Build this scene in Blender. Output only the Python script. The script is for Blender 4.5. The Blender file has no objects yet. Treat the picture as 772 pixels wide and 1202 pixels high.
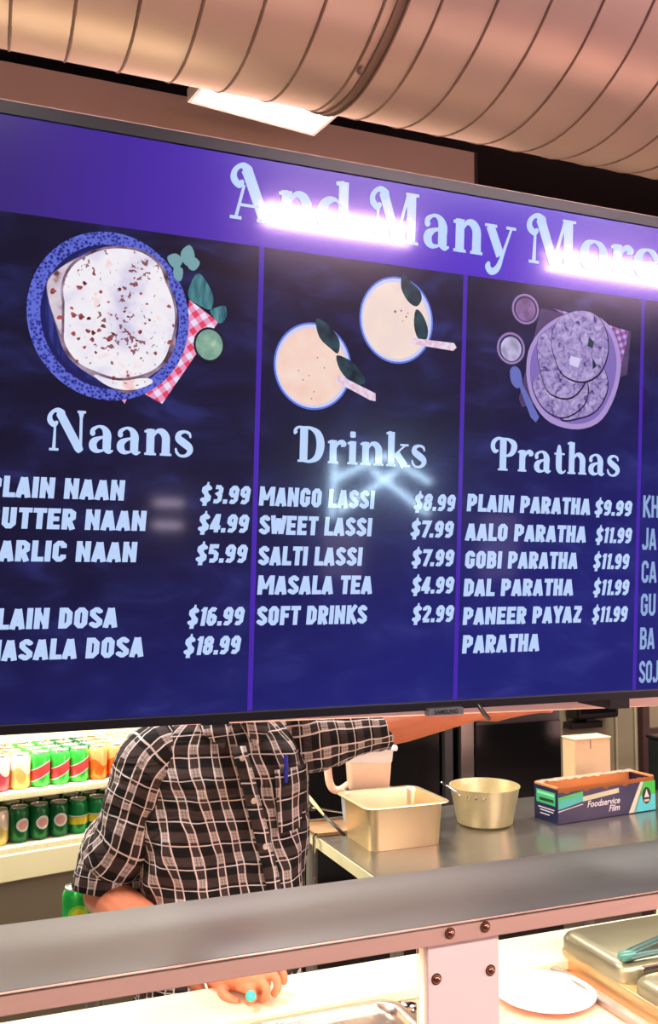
import bpy, bmesh, math, random
from mathutils import Vector, Matrix, noise
PI = math.pi; sin = math.sin; cos = math.cos; R = math.radians
SC = bpy.context.scene; COL = SC.collection
random.seed(7)

# ---------------------------------------------------------------- camera, world, big lights, exposure
cam = bpy.data.cameras.new('camera'); camo = bpy.data.objects.new('camera', cam); COL.objects.link(camo)
YAW = math.atan(442/1100); PIT = math.atan(79/1100)
camo.location = (0, 0, 1.75); camo.rotation_euler = (PI/2 + PIT, 0, -YAW)
cam.sensor_fit = 'VERTICAL'; cam.sensor_height = 24; cam.lens = 24*1100/1202; cam.clip_start = .05
SC.camera = camo
w = bpy.data.worlds.new('world'); SC.world = w; w.use_nodes = True
w.node_tree.nodes['Background'].inputs[0].default_value = (.9, .75, .7, 1)
w.node_tree.nodes['Background'].inputs[1].default_value = .35
SC.view_settings.view_transform = 'Standard'; SC.view_settings.look = 'None'
SC.view_settings.exposure = 0.0; SC.view_settings.gamma = 1.0
try: SC.view_settings.use_curve_mapping = False
except Exception: pass
def area(name, loc, rot, sx, sy, power, col):
    l = bpy.data.lights.new(name, 'AREA'); l.shape = 'RECTANGLE'; l.size = sx; l.size_y = sy; l.energy = power; l.color = col
    o = bpy.data.objects.new(name, l); COL.objects.link(o); o.location = loc; o.rotation_euler = rot
    return o
area('kitchen_area_light', (1.3, 3.95, 3.9), (0, 0, 0), .6, .5, 90, (1, .93, .88))
area('kitchen_area_light', (3.0, 2.9, 3.9), (0, 0, 0), 1.2, .6, 130, (1, .9, .8))  # added out of frame to brighten the kitchen, no fixture modelled
area('kitchen_area_light', (-.6, 2.4, 3.9), (0, 0, 0), 1.2, .6, 110, (1, .9, .84))  # second added kitchen fill, also out of frame without a fixture
area('dining_ceiling_light', (2.2, -1.2, 3.3), (0, 0, 0), 2.2, .5, 130, (1, .84, .8))
area('dining_ceiling_light', (-.6, -1.0, 3.3), (0, 0, 0), 1.6, .5, 80, (1, .86, .82))
area('duct_fill_light', (5.4, -.9, 1.3), (0, R(125), R(-8)), 1.6, 1.6, 150, (1, .6, .55))  # unseen fill added at the right to light the duct warm pink
area('guard_light', (.75, 1.2, 1.285), (0, 0, 0), 3.0, .05, 19, (1, .83, .66))

# ---------------------------------------------------------------- helpers
def link(o, parent=None):
    COL.objects.link(o)
    if parent: o.parent = parent
    return o
def obj(name, bm, m, parent=None, smooth=False):
    me = bpy.data.meshes.new(name); bm.to_mesh(me); bm.free()
    for mm in (m if isinstance(m, (list, tuple)) else [m]): me.materials.append(mm)
    if smooth:
        for p in me.polygons: p.use_smooth = True
        try: me.set_sharp_from_angle(angle=R(smooth if smooth is not True else 40))
        except Exception: pass
    return link(bpy.data.objects.new(name, me), parent)
def tag(o, label=None, cat=None, group=None, kind=None):
    if label: o['label'] = label
    if cat: o['category'] = cat
    if group: o['group'] = group
    if kind: o['kind'] = kind
    return o
def thing(name, label, cat, loc=(0, 0, 0), rz=0, group=None):
    o = bpy.data.objects.new(name, None); COL.objects.link(o); o.empty_display_size = .05
    o.location = loc; o.rotation_euler = (0, 0, rz)
    return tag(o, label, cat, group)
def struct(name, bm, m): return tag(obj(name, bm, m), kind='structure')
def BM(): return bmesh.new()
def box(bm, x0, x1, y0, y1, z0, z1, bev=0, seg=1):
    r = bmesh.ops.create_cube(bm, size=1)
    for v in r['verts']:
        v.co = Vector(((x0+x1)/2+v.co.x*(x1-x0), (y0+y1)/2+v.co.y*(y1-y0), (z0+z1)/2+v.co.z*(z1-z0)))
    if bev:
        es = list({e for v in r['verts'] for e in v.link_edges})
        bmesh.ops.bevel(bm, geom=es, offset=bev, segments=seg, affect='EDGES', profile=.5)
    return bm
def cyl(bm, c, r, h, n=24, r2=None, cap=True):
    r2 = r if r2 is None else r2
    bmesh.ops.create_cone(bm, cap_ends=cap, segments=n, radius1=r, radius2=r2, depth=h, matrix=Matrix.Translation((c[0], c[1], c[2]+h/2)))
    return bm
def lathe(bm, prof, c=(0, 0, 0), n=28):
    rings = []
    for r, z in prof:
        if r < 1e-6: rings.append([bm.verts.new((c[0], c[1], c[2]+z))])
        else: rings.append([bm.verts.new((c[0]+r*cos(2*PI*k/n), c[1]+r*sin(2*PI*k/n), c[2]+z)) for k in range(n)])
    for a, b in zip(rings, rings[1:]):
        for k in range(n):
            k2 = (k+1) % n
            if len(a) == 1 and len(b) > 1: bm.faces.new((a[0], b[k2], b[k]))
            elif len(b) == 1 and len(a) > 1: bm.faces.new((a[k], a[k2], b[0]))
            elif len(a) > 1: bm.faces.new((a[k], a[k2], b[k2], b[k]))
    bmesh.ops.recalc_face_normals(bm, faces=bm.faces)
    return bm
def catmull(P, n=6, closed=False):
    P = [Vector(p) for p in P]; out = []; N = len(P)
    rng = range(N if closed else N-1)
    for i in rng:
        if closed: a, b, c, d = P[(i-1) % N], P[i], P[(i+1) % N], P[(i+2) % N]
        else: a, b, c, d = P[max(i-1, 0)], P[i], P[i+1], P[min(i+2, N-1)]
        for k in range(n):
            t = k/n
            out.append(.5*((2*b)+(c-a)*t+(2*a-5*b+4*c-d)*t*t+(3*b-a-3*c+d)*t**3))
    if not closed: out.append(P[-1])
    return out
def tube(bm, pts, rad, n=16, caps=True, flat=1.0, up=Vector((0, 0, 1)), uvl=None):
    """loft along pts (list) with radii; flat squeezes the second axis"""
    pts = [Vector(p) for p in pts]; N = len(pts); rings = []
    if not hasattr(rad, '__len__'): rad = [rad]*N
    last = None; dist = 0
    def frame(i, last):
        t = (pts[min(i+1, N-1)]-pts[max(i-1, 0)]).normalized()
        if last is None:
            a = t.cross(up)
            if a.length < .05: a = t.cross(Vector((1, 0, 0)))
        else: a = last-t*last.dot(t)
        a.normalize(); return t, a, t.cross(a).normalized()
    for i in range(N):
        t, a, b = frame(i, last); last = a
        rings.append([bm.verts.new(pts[i]+(a*cos(2*PI*k/n)+b*sin(2*PI*k/n)*flat)*rad[i]) for k in range(n)])
    for A, B in zip(rings, rings[1:]):
        for k in range(n): bm.faces.new((A[k], A[(k+1) % n], B[(k+1) % n], B[k]))
    if caps:
        for i, ring, s in ((0, rings[0], -1), (N-1, rings[-1], 1)):
            t = (pts[1]-pts[0]).normalized() if i == 0 else (pts[-1]-pts[-2]).normalized()
            prev = ring
            for f in (.5, .85):
                cr = math.sqrt(1-f*f); new = [bm.verts.new(pts[i]+t*s*rad[i]*f*min(flat, 1)+(v.co-pts[i])*cr) for v in ring]
                for k in range(n):
                    q = (prev[k], prev[(k+1) % n], new[(k+1) % n], new[k]); bm.faces.new(q if s == 1 else q[::-1])
                prev = new
            bm.faces.new(prev if s == 1 else prev[::-1])
    bmesh.ops.recalc_face_normals(bm, faces=bm.faces)
    return bm
def rrect(x0, x1, y0, y1, r, n=5):
    pts = []
    for cx, cy, a0 in ((x1-r, y1-r, 0), (x0+r, y1-r, 90), (x0+r, y0+r, 180), (x1-r, y0+r, 270)):
        for k in range(n+1):
            a = R(a0+90*k/n); pts.append((cx+r*cos(a), cy+r*sin(a)))
    return pts
def skin_loops(bm, loops, cap0=False, cap1=False):
    L = [[bm.verts.new(p) for p in lp] for lp in loops]; n = len(L[0])
    for A, B in zip(L, L[1:]):
        for k in range(n): bm.faces.new((A[k], A[(k+1) % n], B[(k+1) % n], B[k]))
    if cap0: bm.faces.new(L[0][::-1])
    if cap1: bm.faces.new(L[-1])
    bmesh.ops.recalc_face_normals(bm, faces=bm.faces)
    return bm

# ---------------------------------------------------------------- materials
def nodes(m):
    m.use_nodes = True; nt = m.node_tree
    return nt, nt.nodes['Principled BSDF']
def s2l(c): return tuple(((v/255)/12.92 if v/255 <= .04045 else ((v/255+.055)/1.055)**2.4) for v in c)
def N(nt, kind, **kw):
    n = nt.nodes.new(kind)
    for k, v in kw.items():
        if k.startswith('i'): n.inputs[int(k[1:])].default_value = v
        else: setattr(n, k, v)
    return n
def mt(nt, op, a, b=None, c=None):
    n = nt.nodes.new('ShaderNodeMath'); n.operation = op
    for i, v in enumerate((a, b, c)):
        if v is None: continue
        if hasattr(v, 'links'): nt.links.new(v, n.inputs[i])
        else: n.inputs[i].default_value = v
    return n.outputs[0]
def mixc(nt, f, a, b):
    n = nt.nodes.new('ShaderNodeMix'); n.data_type = 'RGBA'
    for s, v in ((n.inputs[0], f), (n.inputs[6], a), (n.inputs[7], b)):
        if hasattr(v, 'links'): nt.links.new(v, s)
        elif isinstance(v, (tuple, list)): s.default_value = (*v[:3], 1)
        else: s.default_value = v
    return n.outputs[2]
def mat(name, rgb, rough=.5, metal=0, var=.12, scale=12, bump=0, bscale=60, stretch=None, coat=0, spec=None, rvar=0, emis=None, trans=0, alpha=1, sss=0):
    """base colour with gentle procedural variation, optional roughness variation and fine relief"""
    m = bpy.data.materials.new(name); nt, p = nodes(m); L = nt.links
    c = s2l(rgb); tc = N(nt, 'ShaderNodeTexCoord'); mp = N(nt, 'ShaderNodeMapping')
    L.new(tc.outputs['Object'], mp.inputs[0])
    if stretch: mp.inputs['Scale'].default_value = stretch
    nz = N(nt, 'ShaderNodeTexNoise'); nz.inputs['Scale'].default_value = scale; nz.inputs['Detail'].default_value = 4
    L.new(mp.outputs[0], nz.inputs[0])
    L.new(mixc(nt, nz.outputs[0], tuple(v*(1-var) for v in c), tuple(min(v*(1+var), 1) for v in c)), p.inputs['Base Color'])
    p.inputs['Roughness'].default_value = rough; p.inputs['Metallic'].default_value = metal
    if rvar: L.new(mt(nt, 'MULTIPLY_ADD', nz.outputs[0], rvar, rough-rvar/2), p.inputs['Roughness'])
    if bump:
        nb = N(nt, 'ShaderNodeTexNoise'); nb.inputs['Scale'].default_value = bscale; L.new(mp.outputs[0], nb.inputs[0])
        b = N(nt, 'ShaderNodeBump'); b.inputs['Strength'].default_value = bump; b.inputs['Distance'].default_value = .01
        L.new(nb.outputs[0], b.inputs['Height']); L.new(b.outputs[0], p.inputs['Normal'])
    if coat: p.inputs['Coat Weight'].default_value = coat; p.inputs['Coat Roughness'].default_value = .05
    if spec is not None: p.inputs['Specular IOR Level'].default_value = spec
    if emis: p.inputs['Emission Color'].default_value = (*s2l(emis[0]), 1); p.inputs['Emission Strength'].default_value = emis[1]
    if trans: p.inputs['Transmission Weight'].default_value = trans
    if sss: p.inputs['Subsurface Weight'].default_value = sss; p.inputs['Subsurface Radius'].default_value = (.02, .006, .003)
    return m
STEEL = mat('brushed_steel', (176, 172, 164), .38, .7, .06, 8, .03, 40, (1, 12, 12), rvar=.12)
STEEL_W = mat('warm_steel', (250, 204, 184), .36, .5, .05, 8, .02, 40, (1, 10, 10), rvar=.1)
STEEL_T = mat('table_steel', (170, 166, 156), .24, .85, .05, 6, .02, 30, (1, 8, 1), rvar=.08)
STEEL_P = mat('pan_steel', (232, 208, 164), .38, .8, .05, 10, .02, 50, rvar=.1)
ALUM = mat('dull_aluminium', (232, 220, 176), .42, .8, .06, 14, .02, 60, (1, 1, 8), rvar=.1)
CHROME = mat('chrome', (220, 214, 208), .1, 1, .03)
BLACKP = mat('black_plastic', (16, 15, 17), .32, 0, .1)
BEZEL = mat('dark_bezel', (30, 28, 33), .35, .3, .05)
DARK = mat('dark_ceiling_paint', (52, 38, 42), .8, 0, .15)
BEIGE = mat('beige_panel_paint', (188, 158, 142), .6, 0, .05, 2)
OLIVE = mat('olive_beige_wall', (150, 140, 112), .7, 0, .08, 3)
CREAM = mat('cream_plastic', (238, 226, 190), .4, 0, .03)
WHITEB = mat('white_cutting_board', (246, 226, 200), .45, 0, .03, 6, .03, 90)
BLKSTEEL = mat('black_glass_door', (14, 13, 15), .16, .2, .1)
DKSTEEL = mat('dark_steel_door', (74, 72, 72), .3, .9, .05, 4, stretch=(1, 1, .2))
def emat(name, rgb, s):
    m = bpy.data.materials.new(name); nt, p = nodes(m); p.inputs['Base Color'].default_value = (.8, .8, .8, 1)
    p.inputs['Emission Color'].default_value = (*s2l(rgb), 1); p.inputs['Emission Strength'].default_value = s; return m

# ---------------------------------------------------------------- the setting
FLOOR = mat('dark_quarry_floor', (92, 80, 70), .45, 0, .15, 6, .05, 30)
struct('floor', box(BM(), -4, 8, -4.2, 7, -.1, 0), FLOOR)
struct('ceiling', box(BM(), -4, 8, -4.2, 7, 4.55, 4.65), DARK)
struct('wall_back', box(BM(), -4, 8, 6.9, 7, 0, 4.55), DARK)
struct('wall_left', box(BM(), -4.1, -4, -4.2, 7, 0, 4.55), DARK)
struct('wall_right', box(BM(), 8, 8.1, -4.2, 7, 0, 4.55), DARK)
WALLF = mat('dining_wall_paint', (44, 36, 42), .7, 0, .1, 2)
struct('wall_front', box(BM(), -4, 8, -4.3, -4.2, 0, 4.55), WALLF)
# kitchen partition and the beige bulkhead over it
pw = BM(); box(pw, -3.9, 5.6, 4.3, 4.4, 0, 2.4)
struct('wall_kitchen', pw, OLIVE)
bh = thing('bulkhead_panel', 'wide beige painted panel high on the back wall behind the menu screen', 'panel', (0, 4.5, 2.42))
obj('panel_board', box(BM(), -3.4, 2.7, -.0, .08, 0, 1.757), BEIGE, bh)
obj('edge_trim', box(BM(), 2.701, 2.715, -.01, .09, 0, 1.757), DARK, bh)
# dark conduits in the open ceiling, right of the panel
CND = mat('dull_conduit', (96, 74, 74), .6, .4)
cd = tag(obj('conduit_pipe', tube(BM(), [(2.9, 5.0, 4.02), (4.2, 4.6, 3.9), (5.4, 5.2, 4.0)], .02, 8), CND, None, True), 'thin dusky conduit pipe crossing the dark ceiling void', 'pipe')
cd2 = thing('ceiling_beam', 'dark steel beam in the ceiling void right of the beige panel', 'beam', (3.6, 5.6, 4.1))
obj('flange', box(BM(), -2, 2, -.1, .1, 0, .02), DARK, cd2); obj('web', box(BM(), -2, 2, -.01, .01, .02, .22), DARK, cd2); obj('flange', box(BM(), -2, 2, -.1, .1, .22, .24), DARK, cd2)

# ceiling light (square troffer, its near half hidden by the duct)
LIT = emat('lit_diffuser', (255, 250, 244), 3.2)
cl = thing('ceiling_light', 'bright white square light panel behind the round duct', 'light', (1.285, 4.155, 3.95), R(8))
obj('diffuser', box(BM(), -.318, .318, -.6, 0, .0, .012), LIT, cl)
fr = BM(); box(fr, -.335, .335, -.617, .016, .013, .06); obj('housing', fr, mat('light_housing', (226, 220, 214), .5), cl)
for q in (-.334, .318): obj('frame_bar', box(BM(), q, q+.016, -.6, 0, -.002, .013), mat('light_frame', (232, 226, 220), .4), cl)
for q in (.0, -.616): obj('frame_bar', box(BM(), -.334, .334, q, q+.016, -.002, .013), mat('light_frame', (232, 226, 220), .4), cl)
for q in (-.28, .28): obj('hanger_rod', cyl(BM(), (q, -.3, .06), .004, .53, 8), CHROME, cl)

# ---------------------------------------------------------------- spiral duct
DUCT = mat('galvanised_duct', (228, 196, 190), .36, .55, .18, 1.6, .05, 7, (1.4, 1, 1), rvar=.16)
SEAM = mat('duct_seam', (140, 106, 100), .5, .45, .08)
DY, DZ, DR = 1.47, 3.018, .4
du = thing('air_duct', 'huge round spiral-seam metal air duct running across the top', 'duct', (0, DY, DZ))
bm = BM(); n = 96; xs = [-1.6+.0465*k for k in range(130)]
skin_loops(bm, [[(x, DR*cos(2*PI*k/n)*(1+.0018*noise.noise(Vector((x*3, cos(2*PI*k/n)*2, sin(2*PI*k/n)*2)))), DR*sin(2*PI*k/n)*(1+.002*sin(x*PI/.0465+k))) for k in range(n)] for x in xs])
obj('duct_skin', bm, DUCT, du, 60)
P = .093
ring = BM(); loops = []
for k in range(65):
    a = 2*PI*k/64; xx = P*k/64-P/2
    loops.append([(xx-.003, DR*cos(a), DR*sin(a)), (xx-.0012, (DR+0.0022)*cos(a), (DR+0.0022)*sin(a)), (xx+.0012, (DR+0.0022)*cos(a), (DR+0.0022)*sin(a)), (xx+.003, DR*cos(a), DR*sin(a))])
skin_loops(ring, loops)
sm = obj('seam', ring, SEAM, du, 60); sm.location.x = -1.45
for k in range(1, 60):
    c = sm.copy(); COL.objects.link(c); c.parent = du; c.location.x = -1.45+P*k
jb = BM(); skin_loops(jb, [[(x, (DR+r)*cos(2*PI*k/96), (DR+r)*sin(2*PI*k/96)) for k in range(96)] for x, r in ((-.010, .0), (-.009, .005), (-.006, .005), (-.005, .0015), (.007, .0015), (.008, .006), (.011, .006), (.012, .0))])
j = obj('joint_band', jb, mat('joint_band_metal', (150, 120, 112), .45, .5), du, 60); j.location.x = .645
j.rotation_euler = (0, 0, R(-1.5))
for a in (238, 262):
    s_ = obj('joint_screw', lathe(BM(), [(0, .006), (.004, .005), (.006, 0)], n=10), SEAM, du); s_.location = (.625, DR*cos(R(a)), DR*sin(R(a))-.004); s_.rotation_euler.x = PI
for x in (-1.2, 3.4):
    st = BM(); skin_loops(st, [[(xx, (DR+.009)*cos(2*PI*k/48), (DR+.009)*sin(2*PI*k/48)) for k in range(48)] for xx in (x-.02, x+.02)]); obj('hanger_strap', st, SEAM, du)
    obj('hanger_rod', cyl(BM(), (x, 0, DR), .006, 4.55-DZ-DR, 8), SEAM, du)

# ---------------------------------------------------------------- dining side fixtures (mirrored in the screen)
TUBE = emat('lamp_tube', (255, 206, 240), 90)
def tube_light(x, y, z, ln, label):
    t = thing('tube_light', label, 'light', (x, y, z), 0, 'tube lights over the dining side')
    obj('housing', box(BM(), -ln/2-.03, ln/2+.03, -.09, .09, .03, .07, .006), CREAM, t)
    for q in (-.04, .04): obj('lamp_tube', tube(BM(), [(-ln/2, 0, q-.03), (ln/2, 0, q-.03)], .019, 12), TUBE, t, True)
    for q in (-ln/2+.1, ln/2-.1): obj('hanger_rod', cyl(BM(), (q, 0, .07), .005, 4.55-z-.07, 8), CHROME, t)
tube_light(2.16, -3.0, 3.38, .95, 'pendant tube light over the dining side, nearer the left wall')
tube_light(4.35, -3.0, 3.36, 1.3, 'pendant tube light over the dining side, nearer the right wall')
NEON = emat('neon_tube', (190, 225, 255), 55)
sg = thing('neon_sign', 'white blue neon sign of crossed strokes on the dining wall', 'sign', (3.1, -4.19, 1.72))
obj('sign_board', box(BM(), -.5, .5, 0, .02, -.32, .32), BLACKP, sg)
for a, b in (((-.4, .05), (.0, .24)), ((.0, .24), (.4, .05)), ((-.35, -.2), (.1, .12)), ((-.1, .12), (.4, -.2)), ((-.42, .2), (-.42, -.25))):
    obj('neon_tube', tube(BM(), [(a[0], .035, a[1]), (b[0], .035, b[1])], .014, 8), NEON, sg, True)
for q in (0, .16):
    s = thing('wall_lamp', 'small round wall lamp on the dining wall, %s one of a pair' % ('lower' if q == 0 else 'upper'), 'lamp', (1.42, -4.18, 1.38+q), 0, 'small wall lamps')
    obj('lamp_base', box(BM(), -.12, .12, -.01, .02, -.03, .03), CREAM, s); obj('lamp_glass', box(BM(), -.1, .1, .02, .05, -.022, .022, .01), emat('wall_lamp_glass', (235, 220, 255), 9), s)
for i, x in enumerate((2.2, 3.6)):
    s = thing('window_frame_panel', 'tall pale lit panel on the dining wall, %s' % ('left' if i else 'right'), 'panel', (x+.6, -4.19, 1.0))
    obj('panel_glass', box(BM(), -.16, .16, 0, .02, 0, .5), emat('panel_glow', (120, 140, 220), .8), s); obj('panel_frame', box(BM(), -.18, .18, -.01, .0, -.02, .52), CREAM, s)

# ---------------------------------------------------------------- lettering drawn from strokes
def ribbon(bm, pts, M, y, join=True, endcap=False):
    """pts: (x, y, width); M maps glyph plane to screen plane"""
    P = [Vector((p[0], p[1])) for p in pts]; W = [p[2] for p in pts]
    L, Rr = [], []
    for i in range(len(P)):
        a = (P[i]-P[i-1]).normalized() if i > 0 else None
        b = (P[i+1]-P[i]).normalized() if i < len(P)-1 else None
        t = ((a or b)+(b or a)); t = t.normalized() if t.length > 1e-4 else (a or b)
        nrm = Vector((-t.y, t.x)); k = W[i]/2
        if a is not None and b is not None: k /= max(.6, nrm.dot(Vector((-a.y, a.x))))
        L.append(bm.verts.new(M(P[i]+nrm*k, y))); Rr.append(bm.verts.new(M(P[i]-nrm*k, y)))
    for i in range(len(P)-1): bm.faces.new((L[i], Rr[i], Rr[i+1], L[i+1]))
    idx = range(1, len(P)-1) if join else []
    if endcap: idx = list(idx)+[0, len(P)-1]
    for i in idx:
        bm.faces.new([bm.verts.new(M(P[i]+Vector((cos(2*PI*k/12), sin(2*PI*k/12)))*W[i]/2, y)) for k in range(12)])
def caps_font(w):
    l, r, t, b = w/2, .52-w/2, 1-w/2, w/2
    G = {}
    def g(ch, *st, adv=.6): G[ch] = (adv, st)
    stem = [(l, 0), (l, 1)]
    g('A', [(l-.04, 0), (.24, .96)], [(.28, .96), (r+.04, 0)], [(l+.04, .26), (r-.04, .26)])
    g('B', stem, [(l, t), (r-.12, t), (r-.02, t-.1), (r-.02, .62), (r-.12, .53), (l, .53)], [(r-.12, .53), (r, .43), (r, b+.1), (r-.1, b), (l, b)])
    C = [(r, .66), (r, t-.1), (r-.1, t), (l+.1, t), (l, t-.12), (l, b+.12), (l+.1, b), (r-.1, b), (r, b+.1)]
    g('C', C+[(r, .34)])
    g('D', stem, [(l, t), (r-.14, t), (r, t-.16), (r, b+.16), (r-.14, b), (l, b)])
    g('E', stem, [(l, t), (.48, t)], [(l, .5), (.44, .5)], [(l, b), (.48, b)], adv=.55)
    g('F', stem, [(l, t), (.48, t)], [(l, .5), (.43, .5)], adv=.54)
    g('G', C+[(r, .45), (.28, .45)])
    g('H', stem, [(r, 0), (r, 1)], [(l, .5), (r, .5)])
    g('I', stem, adv=.29)
    g('J', [(r-.05, 1), (r-.05, b+.12), (r-.14, b), (l+.02, b), (l-.04, b+.16)], adv=.55)
    g('K', stem, [(.48, 1), (l, .45)], [(l+.1, .55), (.5, 0)])
    g('L', stem, [(l, b), (.46, b)], adv=.5)
    g('M', stem, [(l+.02, .94, w*.75), (.33, .3, w*.75)], [(.35, .3, w*.75), (.6, .94, w*.75)], [(.66, 0), (.66, 1)], adv=.84)
    g('N', stem, [(r+.04, 0), (r+.04, 1)], [(l, .92, w*.7), (r+.04, .08, w*.7)], adv=.64)
    g('O', [(l, .5), (l, t-.12), (l+.1, t), (r-.1, t), (r, t-.12), (r, b+.12), (r-.1, b), (l+.1, b), (l, b+.12), (l, .5)])
    g('P', stem, [(l, t), (r-.12, t), (r, t-.1), (r, .55), (r-.12, .43), (l, .43)])
    g('R', stem, [(l, t), (r-.12, t), (r, t-.1), (r, .56), (r-.12, .46), (l, .46)], [(l+.14, .46), (r+.02, 0)])
    S = [(r, .74), (r-.02, t-.08), (r-.12, t), (l+.12, t), (l, t-.1), (l, .66), (l+.08, .56), (r-.1, .44), (r, .34), (r, b+.1), (r-.12, b), (l+.12, b), (l, b+.08), (l-.02, .26)]
    g('S', S, adv=.58)
    g('T', [(0, t), (.5, t)], [(.25, 0), (.25, 1)], adv=.54)
    g('U', [(l, 1), (l, b+.12), (l+.1, b), (r-.1, b), (r, b+.12), (r, 1)])
    g('W', [(.06, 1), (.17, .04)], [(.19, .04), (.34, .85)], [(.36, .85), (.5, .04)], [(.52, .04), (.64, 1)], adv=.76)
    g('Y', [(.06, 1), (.25, .45)], [(.46, 1), (.27, .45)], [(.26, .5), (.26, 0)], adv=.56)
    g('Z', [(.04, t), (.48, t)], [(.42, t), (.1, b)], [(.03, b), (.49, b)], adv=.56)
    g(' ', adv=.3); g('.', [(l, 0), (l, w*1.05)], adv=.25)
    g('1', [(l+.12, 0), (l+.12, 1)], [(l-.02, .76), (l+.12, .92)], adv=.4)
    g('2', [(l, .7), (l, t-.08), (l+.1, t), (r-.1, t), (r, t-.1), (r, .62), (l+.02, b)], [(l, b), (.5, b)])
    g('3', [(l, t), (r-.1, t), (r, t-.1), (r, .62), (r-.12, .53), (r, .43), (r, b+.1), (r-.1, b), (l, b)])
    g('4', [(r-.06, 0), (r-.06, 1)], [(r-.1, .95), (l-.02, .3)], [(0, .27), (.54, .27)])
    g('5', [(.47, t), (l, t), (l, .58), (r-.12, .58), (r, .46), (r, b+.1), (r-.1, b), (l, b)])
    g('6', [(r, t-.06), (r-.1, t), (l+.1, t), (l, t-.12), (l, b+.12), (l+.1, b), (r-.1, b), (r, b+.12), (r, .44), (r-.1, .53), (l, .53)])
    g('7', [(0, t), (r+.02, t), (l+.1, 0)], adv=.54)
    g('8', [(l+.1, .53), (l+.01, .64), (l+.01, t-.1), (l+.1, t), (r-.1, t), (r-.01, t-.1), (r-.01, .64), (r-.1, .53), (r, .43), (r, b+.1), (r-.1, b), (l+.1, b), (l, b+.1), (l, .43), (l+.1, .53), (r-.1, .53)])
    g('9', [(l, b+.04), (l+.1, b), (r-.1, b), (r, b+.12), (r, t-.12), (r-.1, t), (l+.1, t), (l, t-.12), (l, .56), (l+.1, .46), (r, .46)])
    g('$', S, [(.26, -.14), (.26, 1.14, .1)], adv=.58)
    return {k: (a, [[(p[0], p[1], (p[2] if len(p) > 2 else w)) for p in s] for s in st]) for k, (a, st) in G.items()}
CAPS = caps_font(.225); COND = caps_font(.165)
def sr(x0, x1, y, w=.055): return [(x0, y, w), (x1, y, w)]
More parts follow.
